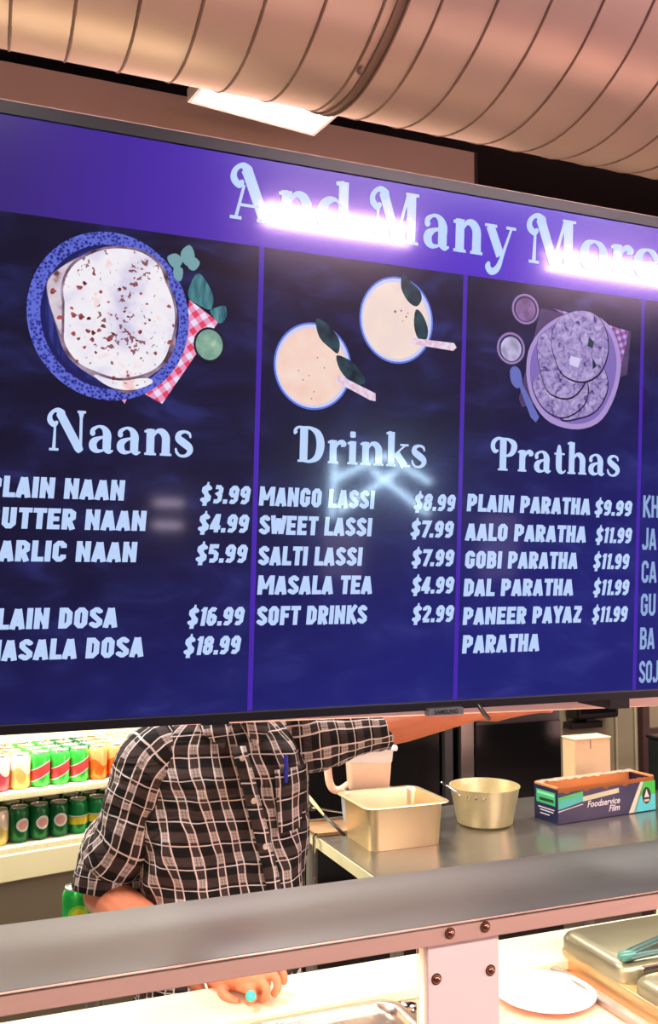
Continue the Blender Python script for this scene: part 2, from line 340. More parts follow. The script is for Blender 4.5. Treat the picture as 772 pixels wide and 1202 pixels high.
def serif_font():
    G = {}
    def g(ch, adv, *st): G[ch] = (adv, st)
    def sm(pts, n=6): return [tuple(v) for v in catmull(pts, n)]
    def xstem(x, h, w=.2): return [[(x, 0, w*1.1), (x, .1, w), (x, h-.1, w), (x, h, w*1.02)], sr(x-.16, x+.16, .028)]
    flag = lambda x, h: [(x-.17, h-.07, .05), (x-.02, h-.045, .1)]
    def swash(x, y=.93): return sm([(x+.06, y-.03, .2), (x-.03, y+.05, .12), (x-.14, y+.03, .08), (x-.23, y-.08, .1), (x-.23, y-.21, .13), (x-.13, y-.3, .12), (x-.06, y-.24, .08)])
    g('A', .98, swash(.3), [(.28, .93, .16), (.36, .85, .21), (.72, .03, .21)], [(.28, .64, .05), (.12, .02, .06)], sr(-.0, .24, .028), sr(.56, .9, .028), [(.18, .27, .05), (.6, .27, .05)])
    g('M', 1.28, swash(.3), [(.28, .93, .16), (.34, .88, .2), (.64, .08, .2), (.67, .02, .08)], [(.2, .64, .05), (.18, .05, .08), (.18, 0, .14)], sr(.06, .3, .025), [(.64, .04, .06), (.92, .97, .07)], [(1.0, 1.0, .2), (1.0, 0, .2)], sr(.86, 1.18, .972), sr(.84, 1.18, .028))
    g('N', 1.06, swash(.3), [(.28, .93, .16), (.34, .88, .2), (.82, .08, .2), (.88, .0, .14)], [(.2, .64, .05), (.18, .05, .08), (.18, 0, .14)], sr(.06, .3, .025), [(.87, .0, .07), (.87, .97, .07)], [(.87, .8, .06), (.87, 1, .16)], sr(.77, .99, .975))
    g('D', 1.02, [(.3, 0, .22), (.3, .96, .22)], sr(.12, .5, .028), sm([(.3, .965, .06), (.14, .97, .06), (.04, .9, .08), (.02, .8, .07), (.08, .84, .05)]), sm([(.3, .97, .06), (.52, .95, .09), (.74, .8, .19), (.82, .5, .23), (.74, .18, .19), (.52, .03, .09), (.3, .028, .055)]))
    g('P', .92, [(.4, 0, .22), (.4, .98, .22)], sr(.22, .58, .028), sm([(.4, .97, .06), (.2, .97, .09), (.05, .86, .13), (.02, .7, .14), (.1, .58, .12), (.2, .6, .07)]), sm([(.4, .97, .06), (.6, .95, .09), (.78, .84, .18), (.8, .7, .2), (.72, .54, .15), (.56, .46, .07), (.4, .46, .05)]))
    g('n', .84, *xstem(.2, .66), flag(.2, .66), sm([(.28, .48, .05), (.38, .61, .09), (.52, .6, .16), (.62, .48, .2), (.63, .3, .2)]), [(.63, .35, .2), (.63, 0, .21)], sr(.47, .79, .028))
    g('h', .84, *xstem(.2, 1.0), flag(.2, 1.02), sm([(.28, .48, .05), (.38, .61, .09), (.52, .6, .16), (.62, .48, .2), (.63, .3, .2)]), [(.63, .35, .2), (.63, 0, .21)], sr(.47, .79, .028))
    g('i', .42, *xstem(.2, .66), flag(.2, .66), [(.2, .78, .16), (.2, .92, .16)], [(.13, .85, .16), (.27, .85, .16)])
    g('r', .62, *xstem(.2, .66), flag(.2, .66), sm([(.28, .44, .05), (.36, .58, .09), (.46, .61, .14), (.54, .56, .16)]), [(.5, .54, .14), (.52, .5, .12)])
    g('k', .84, *xstem(.2, 1.0), flag(.2, 1.02), [(.66, .62, .05), (.28, .3, .05)], [(.36, .4, .2), (.66, .02, .22)], sr(.5, .84, .028), sr(.5, .78, .635))
    g('t', .54, sm([(.24, .86, .1), (.24, .6, .2), (.24, .2, .2), (.3, .06, .14), (.42, .03, .06), (.5, .1, .04)]), sr(.06, .46, .61))
    g('a', .74, sm([(.12, .46, .13), (.13, .56, .1), (.28, .645, .06), (.42, .6, .12), (.5, .46, .2), (.5, .26, .2), (.5, .1, .2)]), sm([(.5, .1, .18), (.56, .03, .1), (.66, .06, .04)]), sm([(.5, .4, .05), (.3, .36, .08), (.15, .26, .17), (.14, .13, .18), (.24, .04, .1), (.4, .06, .05), (.48, .14, .04)]))
    g('d', .84, [(.6, 1.0, .2), (.6, 0, .2)], [(.43, .95, .06), (.6, .96, .1)], sr(.5, .8, .028), sm([(.56, .5, .05), (.44, .63, .06), (.26, .6, .14), (.14, .44, .2), (.13, .24, .2), (.22, .07, .15), (.4, .03, .06), (.54, .12, .04)]))
    g('o', .76, sm([(.36, .645, .05), (.2, .58, .13), (.12, .42, .2), (.12, .24, .2), (.2, .08, .13), (.36, .02, .05), (.5, .08, .13), (.6, .24, .2), (.6, .42, .2), (.52, .58, .13), (.36, .645, .05)]))
    g('e', .72, sm([(.18, .34, .05), (.4, .37, .05), (.58, .4, .06), (.58, .5, .14), (.48, .61, .12), (.34, .645, .06), (.2, .58, .13), (.12, .42, .2), (.12, .24, .2), (.22, .08, .15), (.38, .025, .08), (.52, .06, .06), (.62, .17, .04)]))
    g('s', .62, sm([(.48, .5, .05), (.44, .6, .07), (.3, .64, .07), (.16, .58, .12), (.14, .46, .17), (.28, .36, .19), (.44, .25, .18), (.47, .14, .14), (.36, .03, .08), (.2, .02, .06), (.1, .1, .07), (.07, .2, .05)]))
    g('y', .82, [(.14, .62, .2), (.42, .04, .2)], sr(.0, .32, .63), sr(.56, .82, .63), sm([(.7, .62, .05), (.5, .12, .07), (.36, -.2, .12), (.2, -.3, .13), (.1, -.22, .13), (.12, -.14, .08)]))
    return G
SERIF = serif_font()
def write(text, font, u0, u1, v0, h, y, slant=0, track=0, bold=1.0):
    """glyph mesh: text from u0 to u1 with its baseline at v0 and capitals h tall"""
    tot = sum(font[c][0]+track for c in text)-.08; k = (u1-u0)/tot; bm = BM(); pen = 0
    for c in text:
        adv, st = font[c]
        M = lambda p, yy, pen=pen: Vector((u0+(pen+p.x)*k+slant*p.y*h, yy, v0+p.y*h))
        for s in st: ribbon(bm, [(q[0], q[1], q[2]*bold) for q in s], M, y)
        pen += adv+track
    return bm

# ---------------------------------------------------------------- the menu screen
def scr(name, rgb, strength=1.0, build=None):
    m = bpy.data.materials.new(name); nt, p = nodes(m)
    p.inputs['Base Color'].default_value = (.004, .004, .005, 1); p.inputs['Roughness'].default_value = .17
    p.inputs['Specular IOR Level'].default_value = .28; p.inputs['Coat Weight'].default_value = 1; p.inputs['Coat Roughness'].default_value = .06; p.inputs['Coat IOR'].default_value = 1.5
    p.inputs['Emission Strength'].default_value = strength
    if build: nt.links.new(build(nt), p.inputs['Emission Color'])
    else: p.inputs['Emission Color'].default_value = (*s2l(rgb), 1)
    return m
def objco(nt, sc=(1, 1, 1)):
    tc = N(nt, 'ShaderNodeTexCoord'); mp = N(nt, 'ShaderNodeMapping'); mp.inputs['Scale'].default_value = sc
    nt.links.new(tc.outputs['Object'], mp.inputs[0]); return mp.outputs[0]
def noi(nt, v, s, d=4, dist=0):
    n = N(nt, 'ShaderNodeTexNoise'); n.inputs['Scale'].default_value = s; n.inputs['Detail'].default_value = d; n.inputs['Distortion'].default_value = dist
    nt.links.new(v, n.inputs[0]); return n.outputs[0]
def ramp(nt, f, stops):
    n = nt.nodes.new('ShaderNodeValToRGB'); nt.links.new(f, n.inputs[0]); e = n.color_ramp.elements
    while len(e) < len(stops): e.new(.5)
    for i, (p, c) in enumerate(stops): e[i].position = p; e[i].color = (*s2l(c), 1)
    return n.outputs[0]
def bg(nt):   # dark slate backdrop of the menu slide: navy, LCD haze painted in as a bluer foot, smoky texture
    v = objco(nt); sp = N(nt, 'ShaderNodeSeparateXYZ'); nt.links.new(v, sp.inputs[0])
    g = mt(nt, 'MULTIPLY_ADD', sp.outputs[2], -1.3, 1.0); g = mt(nt, 'ADD', g, mt(nt, 'MULTIPLY', sp.outputs[0], .55))
    base = ramp(nt, g, [(.1, (16, 12, 34)), (.55, (17, 15, 52)), (1.0, (26, 30, 118))])
    f = mt(nt, 'POWER', noi(nt, objco(nt, (1.2, 1, 2.5)), 9, 8, .6), 5)
    return mixc(nt, mt(nt, 'MULTIPLY', f, 2.2), base, s2l((60, 66, 150)))
TO = (.5023, 1.25, 1.557)
tv = thing('menu_screen', 'large wide wall menu television showing naans, drinks and prathas', 'screen', TO)
tv.rotation_euler.x = R(4)
U0, U1, V0, V1 = -.49, .893, .013, .772
f = BM(); box(f, -.503, .906, .004, .05, .0, .788, .002); obj('back_cover', f, BEZEL, tv)
bz = BM(); 
for a in ((-.503, .906, V1, .788), (-.503, .906, 0, V0), (-.503, U0, V0, V1), (U1, .906, V0, V1)): box(bz, a[0], a[1], -.004, .006, a[2], a[3])
obj('bezel', bz, BEZEL, tv)
PINKTRIM = mat('bright_trim', (255, 214, 205), .3, .25, .03)
for z0, z1, y0 in ((.789, .7925, .003), (.795, .798, .03)): obj('top_trim', tube(BM(), [(-.503, y0+.002, (z0+z1)/2), (.906, y0+.002, (z0+z1)/2)], (z1-z0)/2, 12), PINKTRIM, tv, True)
obj('bottom_trim', box(BM(), -.503, .906, -.0045, -.003, .0115, .0128), mat('bottom_trim', (120, 120, 130), .3, .8), tv)
obj('screen_panel', box(BM(), U0, U1, -.001, .004, V0, V1), scr('slide_background', None, .95, bg), tv)
def flat(name, pts, m, lay, smooth=0):
    if smooth: pts = [tuple(p)[:2] for p in catmull([(a, b, 0) for a, b in pts], smooth, True)]
    bm = BM(); y = -.001-.00012*lay
    f = bm.faces.new([bm.verts.new((a, y, b)) for a, b in pts]); bmesh.ops.triangulate(bm, faces=[f]); 
    bmesh.ops.recalc_face_normals(bm, faces=bm.faces)
    return obj(name, bm, m, tv)
def ell(c, rx, ry, n=48, rot=0): return [(c[0]+rx*cos(2*PI*k/n)*cos(rot)-ry*sin(2*PI*k/n)*sin(rot), c[1]+rx*cos(2*PI*k/n)*sin(rot)+ry*sin(2*PI*k/n)*cos(rot)) for k in range(n)]
def hdr(nt):
    v = objco(nt); sp = N(nt, 'ShaderNodeSeparateXYZ'); nt.links.new(v, sp.inputs[0])
    return ramp(nt, mt(nt, 'ADD', sp.outputs[0], .45), [(0, (58, 38, 124)), (.3, (80, 42, 186)), (.8, (78, 36, 206)), (1, (80, 46, 196))])
flat('header_band', [(U0, .651), (U1, .651), (U1, V1-.001), (U0, V1-.001)], scr('header_purple', None, 1, hdr), 1)
DIV = scr('divider_purple', (74, 38, 176))
for u in (-.118, .2025, .535): flat('divider_line', [(u-.0035, V0+.001), (u+.0035, V0+.001), (u+.0035, .651), (u-.0035, .651)], DIV, 1)
TXT = scr('menu_white_blue', (190, 214, 255), 1.0)
YT = -.0019
for t, a, b in (('And', -.165, .012), ('Many', .042, .283), ('More', .308, .562)): obj('title_word', write(t, SERIF, a, b, .684, (.075), YT, bold=1.1), TXT, tv)
for t, a, b, v, h in (('Naans', -.395, -.208, .357, .052), ('Drinks', -.064, .143, .358, .05), ('Prathas', .256, .494, .36, .05)): obj('section_heading', write(t, SERIF, a, b, v, h, YT, bold=1.1), TXT, tv)
LN = [('PLAIN NAAN', -.465, -.297, .296, '$3.99', -.196, -.128), ('BUTTER NAAN', -.466, -.268, .257, '$4.99', -.198, -.129), ('GARLIC NAAN', -.468, -.279, .216, '$5.99', -.2, -.13),
      ('PLAIN DOSA', -.468, -.302, .131, '$16.99', -.209, -.132), ('MASALA DOSA', -.468, -.267, .092, '$18.99', -.213, -.136),
      ('MANGO LASSI', -.113, .06, .295, '$8.99', .124, .192), ('SWEET LASSI', -.112, .057, .2555, '$7.99', .12, .19), ('SALTI LASSI', -.112, .043, .213, '$7.99', .123, .192),
      ('MASALA TEA', -.112, .06, .1725, '$4.99', .124, .193), ('SOFT DRINKS', -.112, .053, .13, '$2.99', .126, .194),
      ('PLAIN PARATHA', .214, .438, .296, '$9.99', .447, .519), ('AALO PARATHA', .213, .431, .252, '$11.99', .45, .52), ('GOBI PARATHA', .213, .416, .21, '$11.99', .447, .516),
      ('DAL PARATHA', .212, .409, .168, '$11.99', .448, .517), ('PANEER PAYAZ', .212, .426, .125, '$11.99', .447, .515)]
for t, a, b, v, pr, pa, pb in LN:
    obj('menu_line', write(t, CAPS, a, b, v, .0265, YT, .06), TXT, tv)
    obj('price', write(pr, CAPS, pa, pb, v, .025, YT, .16), TXT, tv)
obj('menu_line', write('PARATHA', CAPS, .212, .348, .082, .0275, YT, .06), TXT, tv)
TX2 = scr('menu_dim_blue', (150, 176, 225), .95)
for t, v, b in (('KH', .295, .576), ('JA', .242, .572), ('CA', .188, .574), ('GU', .134, .574), ('BA', .079, .573), ('SOJ', .024, .583)): obj('menu_line', write(t, COND, .544, b, v, .036, YT), TX2, tv)

# pictures on the slide (flat print)
def lattice(nt):
    v = objco(nt); vo = N(nt, 'ShaderNodeTexVoronoi'); vo.inputs['Scale'].default_value = 240; nt.links.new(v, vo.inputs[0])
    return ramp(nt, mt(nt, 'ADD', vo.outputs['Distance'], mt(nt, 'MULTIPLY_ADD', noi(nt, v, 14), .6, -.3)), [(.12, (26, 30, 100)), (.32, (58, 66, 168)), (.6, (104, 116, 226))])
flat('plate_picture', ell((-.3205, .534), .1035, .109), scr('blue_lattice_rim', None, .9, lattice), 3)
flat('plate_shade', ell((-.319, .533), .0885, .0935), scr('plate_shade', (30, 32, 96), .9), 5)
flat('plate_picture', ell((-.3205, .534), .1, .1055), scr('blue_lattice_rim', None, .9, lattice), 4)
flat('plate_picture', ell((-.319, .534), .083, .088), scr('plate_well', None, .9, lambda nt: ramp(nt, noi(nt, objco(nt), 16, 5, 1), [(.35, (34, 34, 92)), (.65, (62, 66, 150))])), 5)
def check(sc, c1, c2, c3):
    def f(nt):
        tc = objco(nt, (1, 1, 1)); mp = N(nt, 'ShaderNodeMapping'); mp.inputs['Rotation'].default_value = (0, R(sc[1]), 0); nt.links.new(tc, mp.inputs[0])
        sp = N(nt, 'ShaderNodeSeparateXYZ'); nt.links.new(mp.outputs[0], sp.inputs[0])
        a = mt(nt, 'GREATER_THAN', mt(nt, 'FRACT', mt(nt, 'MULTIPLY', sp.outputs[0], sc[0])), .5); b = mt(nt, 'GREATER_THAN', mt(nt, 'FRACT', mt(nt, 'MULTIPLY', sp.outputs[2], sc[0])), .5)
        s = mt(nt, 'MULTIPLY', mt(nt, 'ADD', a, b), .5)
        return ramp(nt, s, [(0, c1), (.5, c2), (1, c3)])
    return f
flat('napkin_picture', [(-0.2172,0.567),(-0.1767,0.5415),(-0.25,0.4256),(-0.2729,0.4364),(-0.2624,0.463),(-0.2238,0.5117)], scr('red_check_napkin', None, 1, check((62, 38), (232, 226, 250), (238, 150, 190), (230, 70, 100))), 2)
flat('napkin_picture', [(-0.3148,0.4344),(-0.2949,0.4314),(-0.2991,0.4222),(-0.3059,0.4306)], scr('red_check_napkin', None, 1, check((62, 38), (222, 190, 230), (238, 150, 190), (230, 70, 100))), 2)
def naan(nt):
    v = objco(nt); n1 = noi(nt, v, 150, 3, .4); n2 = noi(nt, v, 22, 4, .3); sp = N(nt, 'ShaderNodeSeparateXYZ'); nt.links.new(v, sp.inputs[0])
    cen = mt(nt, 'DISTANCE', 0, 0) if False else None
    c = ramp(nt, n2, [(.3, (214, 208, 238)), (.5, (246, 240, 250)), (.6, (250, 246, 252)), (.68, (250, 206, 206)), (.76, (246, 226, 232))])
    s = mt(nt, 'MULTIPLY', mt(nt, 'GREATER_THAN', mt(nt, 'ADD', n1, mt(nt, 'MULTIPLY', noi(nt, v, 12, 2), .42)), .86), .9)
    return mixc(nt, s, c, s2l((128, 52, 56)))
NA = scr('naan_bread', None, .97, naan)
NA2 = scr('naan_edge', None, .9, lambda nt: ramp(nt, noi(nt, objco(nt), 40, 4), [(.35, (84, 50, 66)), (.55, (150, 124, 150)), (.75, (200, 184, 214))]))
NA3 = scr('naan_lower', None, .9, lambda nt: ramp(nt, noi(nt, objco(nt), 45, 4), [(.34, (120, 66, 70)), (.44, (214, 196, 210)), (.7, (236, 226, 240))]))
o1 = [(-0.4012,0.5649),(-0.3852,0.5885),(-0.3593,0.607),(-0.322,0.6196),(-0.2835,0.6223),(-0.2574,0.61),(-0.2454,0.5888),(-0.2416,0.5326),(-0.2341,0.5107),(-0.2447,0.4814),(-0.2712,0.4567),(-0.2951,0.4358),(-0.3336,0.4506),(-0.3716,0.4759),(-0.3873,0.5124)]
flat('naan_picture', o1, NA2, 6, 4)
flat('naan_picture', [(-0.4001,0.5618),(-0.3933,0.5799),(-0.3728,0.5977),(-0.3498,0.6093),(-0.3323,0.6006),(-0.3631,0.553),(-0.3765,0.5015),(-0.3908,0.5261)], NA3, 7, 4)
flat('naan_picture', [(-0.3392,0.4568),(-0.3065,0.4528),(-0.2712,0.4578),(-0.2643,0.4516),(-0.2897,0.4407),(-0.3193,0.4429)], NA, 7, 4)
flat('naan_edge', [(-0.3834,0.5616),(-0.3737,0.5932),(-0.3467,0.6152),(-0.3156,0.6259),(-0.2814,0.6249),(-0.2562,0.6101),(-0.2465,0.5864),(-0.2368,0.5649),(-0.2325,0.5347),(-0.2385,0.5035),(-0.2492,0.4787),(-0.2702,0.4612),(-0.3065,0.4516),(-0.3381,0.4579),(-0.363,0.4701),(-0.3806,0.4957),(-0.3783,0.5296)], NA2, 7.5, 4)
flat('naan_picture', [(-0.3802,0.562),(-0.3705,0.5914),(-0.3455,0.6121),(-0.3155,0.6226),(-0.2824,0.6214),(-0.2595,0.6074),(-0.2499,0.586),(-0.2402,0.5645),(-0.236,0.5355),(-0.242,0.5043),(-0.2515,0.4808),(-0.2714,0.4645),(-0.3066,0.455),(-0.3372,0.4613),(-0.3609,0.4724),(-0.3774,0.4971),(-0.3752,0.5299)], NA, 8, 4)
BR = scr('char_spot', None, .85, lambda nt: ramp(nt, noi(nt, objco(nt), 90, 3), [(.35, (96, 30, 44)), (.6, (196, 96, 92))]))
k = 0
for (px, py, r) in [(-0.3603,0.5664,0.00432),(-0.3541,0.5726,0.00324),(-0.3927,0.5584,0.00432),(-0.3835,0.5258,0.00432),(-0.3427,0.5861,0.0027),(-0.3335,0.564,0.0027),(-0.3234,0.5519,0.00216),(-0.3668,0.5308,0.00432),(-0.3572,0.5296,0.00432),(-0.3476,0.5284,0.00324),(-0.3691,0.5393,0.0027),(-0.3661,0.5069,0.00324),(-0.3596,0.501,0.0027),(-0.3482,0.5119,0.00378),(-0.3417,0.5104,0.00324),(-0.3343,0.5144,0.00324),(-0.329,0.5204,0.00378),(-0.3425,0.5015,0.00324),(-0.3519,0.4907,0.0027),(-0.3293,0.4917,0.0027),(-0.3378,0.4854,0.00216),(-0.321,0.5046,0.00432),(-0.3158,0.5118,0.00216),(-0.2945,0.496,0.00216),(-0.2818,0.5173,0.00324),(-0.2754,0.5292,0.00216),(-0.2699,0.5342,0.00216),(-0.282,0.5677,0.00216),(-0.2739,0.5551,0.00216),(-0.2934,0.5787,0.00216),(-0.3097,0.5701,0.0027),(-0.3062,0.5616,0.00216),(-0.3197,0.5357,0.00216),(-0.312,0.5321,0.00216),(-0.2421,0.5077,0.00432),(-0.2445,0.555,0.00324),(-0.2609,0.4913,0.0027),(-0.3024,0.542,0.00216),(-0.2859,0.5058,0.00216),(-0.3609,0.4724,0.00216),(-0.3142,0.4544,0.00324),(-0.2978,0.5358,0.00216)]:
    flat('char_spot', [(px+r*.85*cos(a)*(1+.35*sin(3*a+k)), py+r*.8*sin(a)*(1+.3*cos(2*a+k*2))) for a in [2*PI*i/9 for i in range(9)]], BR, 9); k += 1
LF = scr('green_leaf', None, .85, lambda nt: ramp(nt, noi(nt, objco(nt, (6, 1, 1)), 30), [(.3, (34, 84, 110)), (.7, (96, 168, 170))]))
flat('leaf_picture', [(-0.2066,0.6037),(-0.1922,0.5894),(-0.1846,0.5707),(-0.1889,0.5564),(-0.2055,0.5615),(-0.2185,0.5692),(-0.2177,0.5852)], LF, 10, 3)
flat('leaf_picture', [(-0.1678,0.5633),(-0.1662,0.5495),(-0.1754,0.5393),(-0.1889,0.5541),(-0.1796,0.5608)], LF, 10, 3)
SAG = scr('sage_leaf', (130, 176, 184), .85)
for q in ([(-0.2486,0.6201),(-0.2373,0.6261),(-0.2279,0.6182),(-0.2345,0.606),(-0.2437,0.6094)], [(-0.2305,0.6292),(-0.2192,0.6398),(-0.2119,0.6271),(-0.2161,0.6106),(-0.2278,0.6159)], [(-0.2391,0.6077),(-0.2276,0.6069),(-0.2294,0.5907),(-0.2387,0.5941)], [(-0.2189,0.6262),(-0.2047,0.6188),(-0.2114,0.6066),(-0.2207,0.61)]): flat('leaf_picture', q, SAG, 10, 3)
c = [(-0.1888,0.5092)][0]
flat('bowl_picture', ell(c, .0215, .0235), scr('bowl_rim', (26, 26, 40)), 11); flat('bowl_picture', ell(c, .0185, .0205), scr('green_chutney', None, .9, lambda nt: ramp(nt, noi(nt, objco(nt), 60, 4), [(.4, (124, 166, 150)), (.6, (150, 190, 168)), (.75, (200, 220, 200))])), 12)
# glasses of lassi seen from above
def glass(c, rx, ry, tint):
    flat('glass_picture', ell(c, rx, ry), scr('glass_rim', (96, 122, 226)), 3); flat('glass_picture', ell(c, rx*.955, ry*.955), scr('glass_inner', (206, 210, 248)), 4)
    flat('lassi_picture', ell((c[0]-.0015, c[1]-.001), rx*.88, ry*.88), scr('lassi', None, .97, lambda nt: ramp(nt, noi(nt, objco(nt), 30, 3), [(.3, tint), (.7, (252, 228, 214))])), 5)
cA = [(-0.0384,0.4932)][0]; cB = [(0.0898,0.5713)][0]
glass(cA, .0585, .0615, (250, 206, 190)); glass(cB, .0595, .0635, (244, 220, 216))
DLF = scr('dark_mint_leaf', None, .9, lambda nt: ramp(nt, noi(nt, objco(nt), 60, 4), [(.3, (14, 30, 44)), (.7, (48, 82, 92))]))
for q in ([(-0.0364,0.5595),(-0.0234,0.5572),(-0.0075,0.5443),(0.0008,0.5305),(-0.0014,0.5145),(-0.012,0.5196),(-0.0306,0.5348)], [(-0.0039,0.5107),(0.0093,0.5094),(0.0254,0.501),(0.042,0.4804),(0.0342,0.4724),(0.0181,0.476),(0.0019,0.4918)],
          [(0.0975,0.6395),(0.1117,0.6287),(0.1261,0.6178),(0.1292,0.6055),(0.1211,0.5946),(0.107,0.6006),(0.0953,0.6192)], [(0.1199,0.5894),(0.1298,0.5855),(0.1402,0.5664),(0.1393,0.5486),(0.1253,0.5473),(0.1177,0.5666)]): flat('leaf_picture', q, DLF, 7, 3)
STW = scr('paper_straw', None, .97, lambda nt: ramp(nt, noi(nt, objco(nt), 160, 2), [(.4, (240, 226, 246)), (.6, (232, 190, 214))]))
for q in ([(-0.0005,0.4843),(0.0587,0.4619),(0.059,0.4509),(0.0509,0.4515),(-0.0042,0.4743)], [(0.1154,0.5476),(0.1853,0.5466),(0.1898,0.5406),(0.1842,0.535),(0.1143,0.5387)]): flat('straw_picture', q, STW, 8)
for (px, py, r) in [(-0.0599,0.4854,0.00108),(-0.0444,0.4795,0.00108),(-0.0532,0.4728,0.00108),(-0.0361,0.4574,0.00108),(-0.0397,0.4475,0.00108),(-0.0323,0.5057,0.00108),(0.0963,0.5857,0.00162),(0.1048,0.5778,0.00162),(0.0995,0.571,0.00108),(0.1075,0.5831,0.00108),(0.0867,0.5834,0.00216),(-0.0216,0.4922,0.00108)]: flat('seed_speck', ell((px, py), r, r, 6), scr('speck', (150, 104, 100)), 6)
# paratha platter
flat('napkin_picture', [(0.3374,0.6154),(0.3788,0.6118),(0.512,0.5953),(0.5055,0.5254),(0.3076,0.4592),(0.301,0.4719),(0.3248,0.5637)], scr('brown_napkin', None, .8, lambda nt: ramp(nt, noi(nt, objco(nt), 30), [(.3, (74, 58, 104)), (.7, (104, 82, 132))])), 2)
flat('napkin_picture', [(0.3594,0.6177),(0.3948,0.6135),(0.5068,0.5962),(0.4902,0.5241),(0.4467,0.5206),(0.428,0.5939)], scr('check_napkin_violet', None, .85, check((90, 20), (190, 180, 240), (150, 110, 190), (160, 60, 130))), 3)
flat('platter_picture', [(0.3139,0.5098),(0.3203,0.5566),(0.3553,0.5959),(0.411,0.6179),(0.4643,0.6043),(0.4909,0.5587),(0.4874,0.5032),(0.4587,0.4504),(0.4131,0.4313),(0.3599,0.4388),(0.3275,0.4685)], scr('platter_rim', (186, 160, 226), .85), 4, 4)
flat('platter_picture', [(0.3201,0.5103),(0.3266,0.5532),(0.3586,0.5909),(0.4111,0.6125),(0.4594,0.5984),(0.4825,0.5566),(0.4789,0.5053),(0.4519,0.4568),(0.4113,0.4393),(0.3644,0.4471),(0.3337,0.4716)], scr('platter_well', (140, 116, 200), .85), 5, 4)
def para(nt):
    v = objco(nt); n1 = noi(nt, v, 90, 5, 1.0)
    return ramp(nt, n1, [(.3, (64, 48, 110)), (.42, (150, 132, 196)), (.6, (190, 172, 226)), (.8, (212, 200, 240))])
PA = scr('paratha_bread', None, .85, para); PAE = scr('paratha_shadow', (38, 28, 66), .8)
def par(q, lay):
    cx = sum(a for a, b in q)/len(q); cy = sum(b for a, b in q)/len(q)
    flat('paratha_picture', [(a+(a-cx)*.03+.0006, b+(b-cy)*.03-.0012) for a, b in q], PAE, lay, 4); flat('paratha_picture', q, PA, lay+1, 4)
par([(0.3812,0.5287),(0.4131,0.545),(0.4546,0.5349),(0.4673,0.5017),(0.4483,0.4661),(0.4158,0.4504),(0.3754,0.4505)], 6)
par([(0.3251,0.4975),(0.3496,0.5181),(0.3977,0.5166),(0.4273,0.5054),(0.4218,0.4711),(0.3835,0.4483),(0.345,0.4618)], 8)
par([(0.3326,0.5644),(0.3635,0.5874),(0.4123,0.572),(0.4269,0.519),(0.3987,0.4816),(0.3585,0.4841),(0.3404,0.512)], 10)
par([(0.3577,0.5668),(0.3664,0.5971),(0.398,0.6165),(0.4339,0.6176),(0.4577,0.5982),(0.4655,0.5605),(0.4499,0.5236),(0.4174,0.5074),(0.3816,0.5153),(0.3648,0.5407)], 12)
flat('butter_picture', [(0.3936,0.5459),(0.4131,0.5436),(0.4087,0.5283),(0.3924,0.5324)], scr('butter', (214, 206, 246)), 14)
for q in ([(0.4285,0.5789),(0.4386,0.5717),(0.4356,0.5606),(0.4256,0.5651)], [(0.436,0.547),(0.4447,0.5341),(0.4366,0.528)]): flat('herb_picture', q, DLF, 14)
for c, rx, ry, col in (([(0.3094,0.611)][0], .0245, .0235, (150, 112, 170)), ([(0.285,0.5481)][0], .025, .0245, (214, 206, 250))):
    flat('bowl_picture', ell(c, rx, ry), scr('cup_rim', (170, 140, 200), .8), 3); flat('bowl_picture', ell(c, rx*.86, ry*.86), scr('cup_shadow', (58, 44, 100), .8), 4); flat('bowl_picture', ell((c[0], c[1]-.001), rx*.74, ry*.76), scr('cup_fill', None, .9, lambda nt, col=col: ramp(nt, noi(nt, objco(nt), 50, 3), [(.35, tuple(int(v*.75) for v in col)), (.6, col)])), 5)
SPN = scr('spoon', (110, 120, 205), .85)
flat('spoon_picture', [(0.2845,0.5153),(0.2935,0.5213),(0.3029,0.5142),(0.3065,0.496),(0.2975,0.4875),(0.2865,0.4971)], SPN, 4, 3); flat('spoon_picture', [(0.3004,0.4929),(0.3065,0.496),(0.3391,0.4455),(0.3331,0.4371),(0.3235,0.4445)], SPN, 4)

# logo plate, sensor stub, mounting rail behind
def font_mesh(text, size, bold=0, shear=0, ext=0):
    cu = bpy.data.curves.new('text', 'FONT'); cu.body = text; cu.size = size; cu.offset = bold; cu.shear = shear; cu.extrude = ext; cu.resolution_u = 3; cu.align_x = 'CENTER'; cu.align_y = 'CENTER'
    o = bpy.data.objects.new('text', cu); COL.objects.link(o); dg = bpy.context.evaluated_depsgraph_get()
    bm = BM(); bm.from_mesh(bpy.data.meshes.new_from_object(o.evaluated_get(dg))); bpy.data.objects.remove(o); return bm
lp = obj('logo_plate', box(BM(), .152, .212, -.012, .0, -.0075, .0035, .001), mat('logo_plate_grey', (128, 124, 126), .35, .5), tv)
lt = font_mesh('SAMSUNG', .0088, .0002); lt.transform(Matrix.Translation((.182, -.0122, -.002)) @ Matrix.Rotation(PI/2, 4, 'X')); obj('logo_lettering', lt, BLACKP, lp)
sb = BM(); tube(sb, [(.243, .0, .004), (.25, -.004, -.008), (.259, -.006, -.017)], [.0055, .0058, .005], 10, flat=.6); obj('sensor_stub', sb, BLACKP, tv, True)
rl = thing('mounting_rail', 'long pale steel rail just behind the lower edge of the menu screen', 'rail', (0, 1.4, 1.54)); rl.rotation_euler.y = R(1.05)
obj('rail_bar', box(BM(), -.9, 2.6, -.012, .028, 0, .05, .002), PINKTRIM, rl)
for x in (-.6, 2.4): obj('support_post', box(BM(), x-.02, x+.02, -.01, .025, -.507+.0183*x, .0), DKSTEEL, rl)
for x in (.35, 1.05): obj('bracket_arm', box(BM(), x-.02, x+.02, -.1, -.012, .012, .05), DKSTEEL, rl)

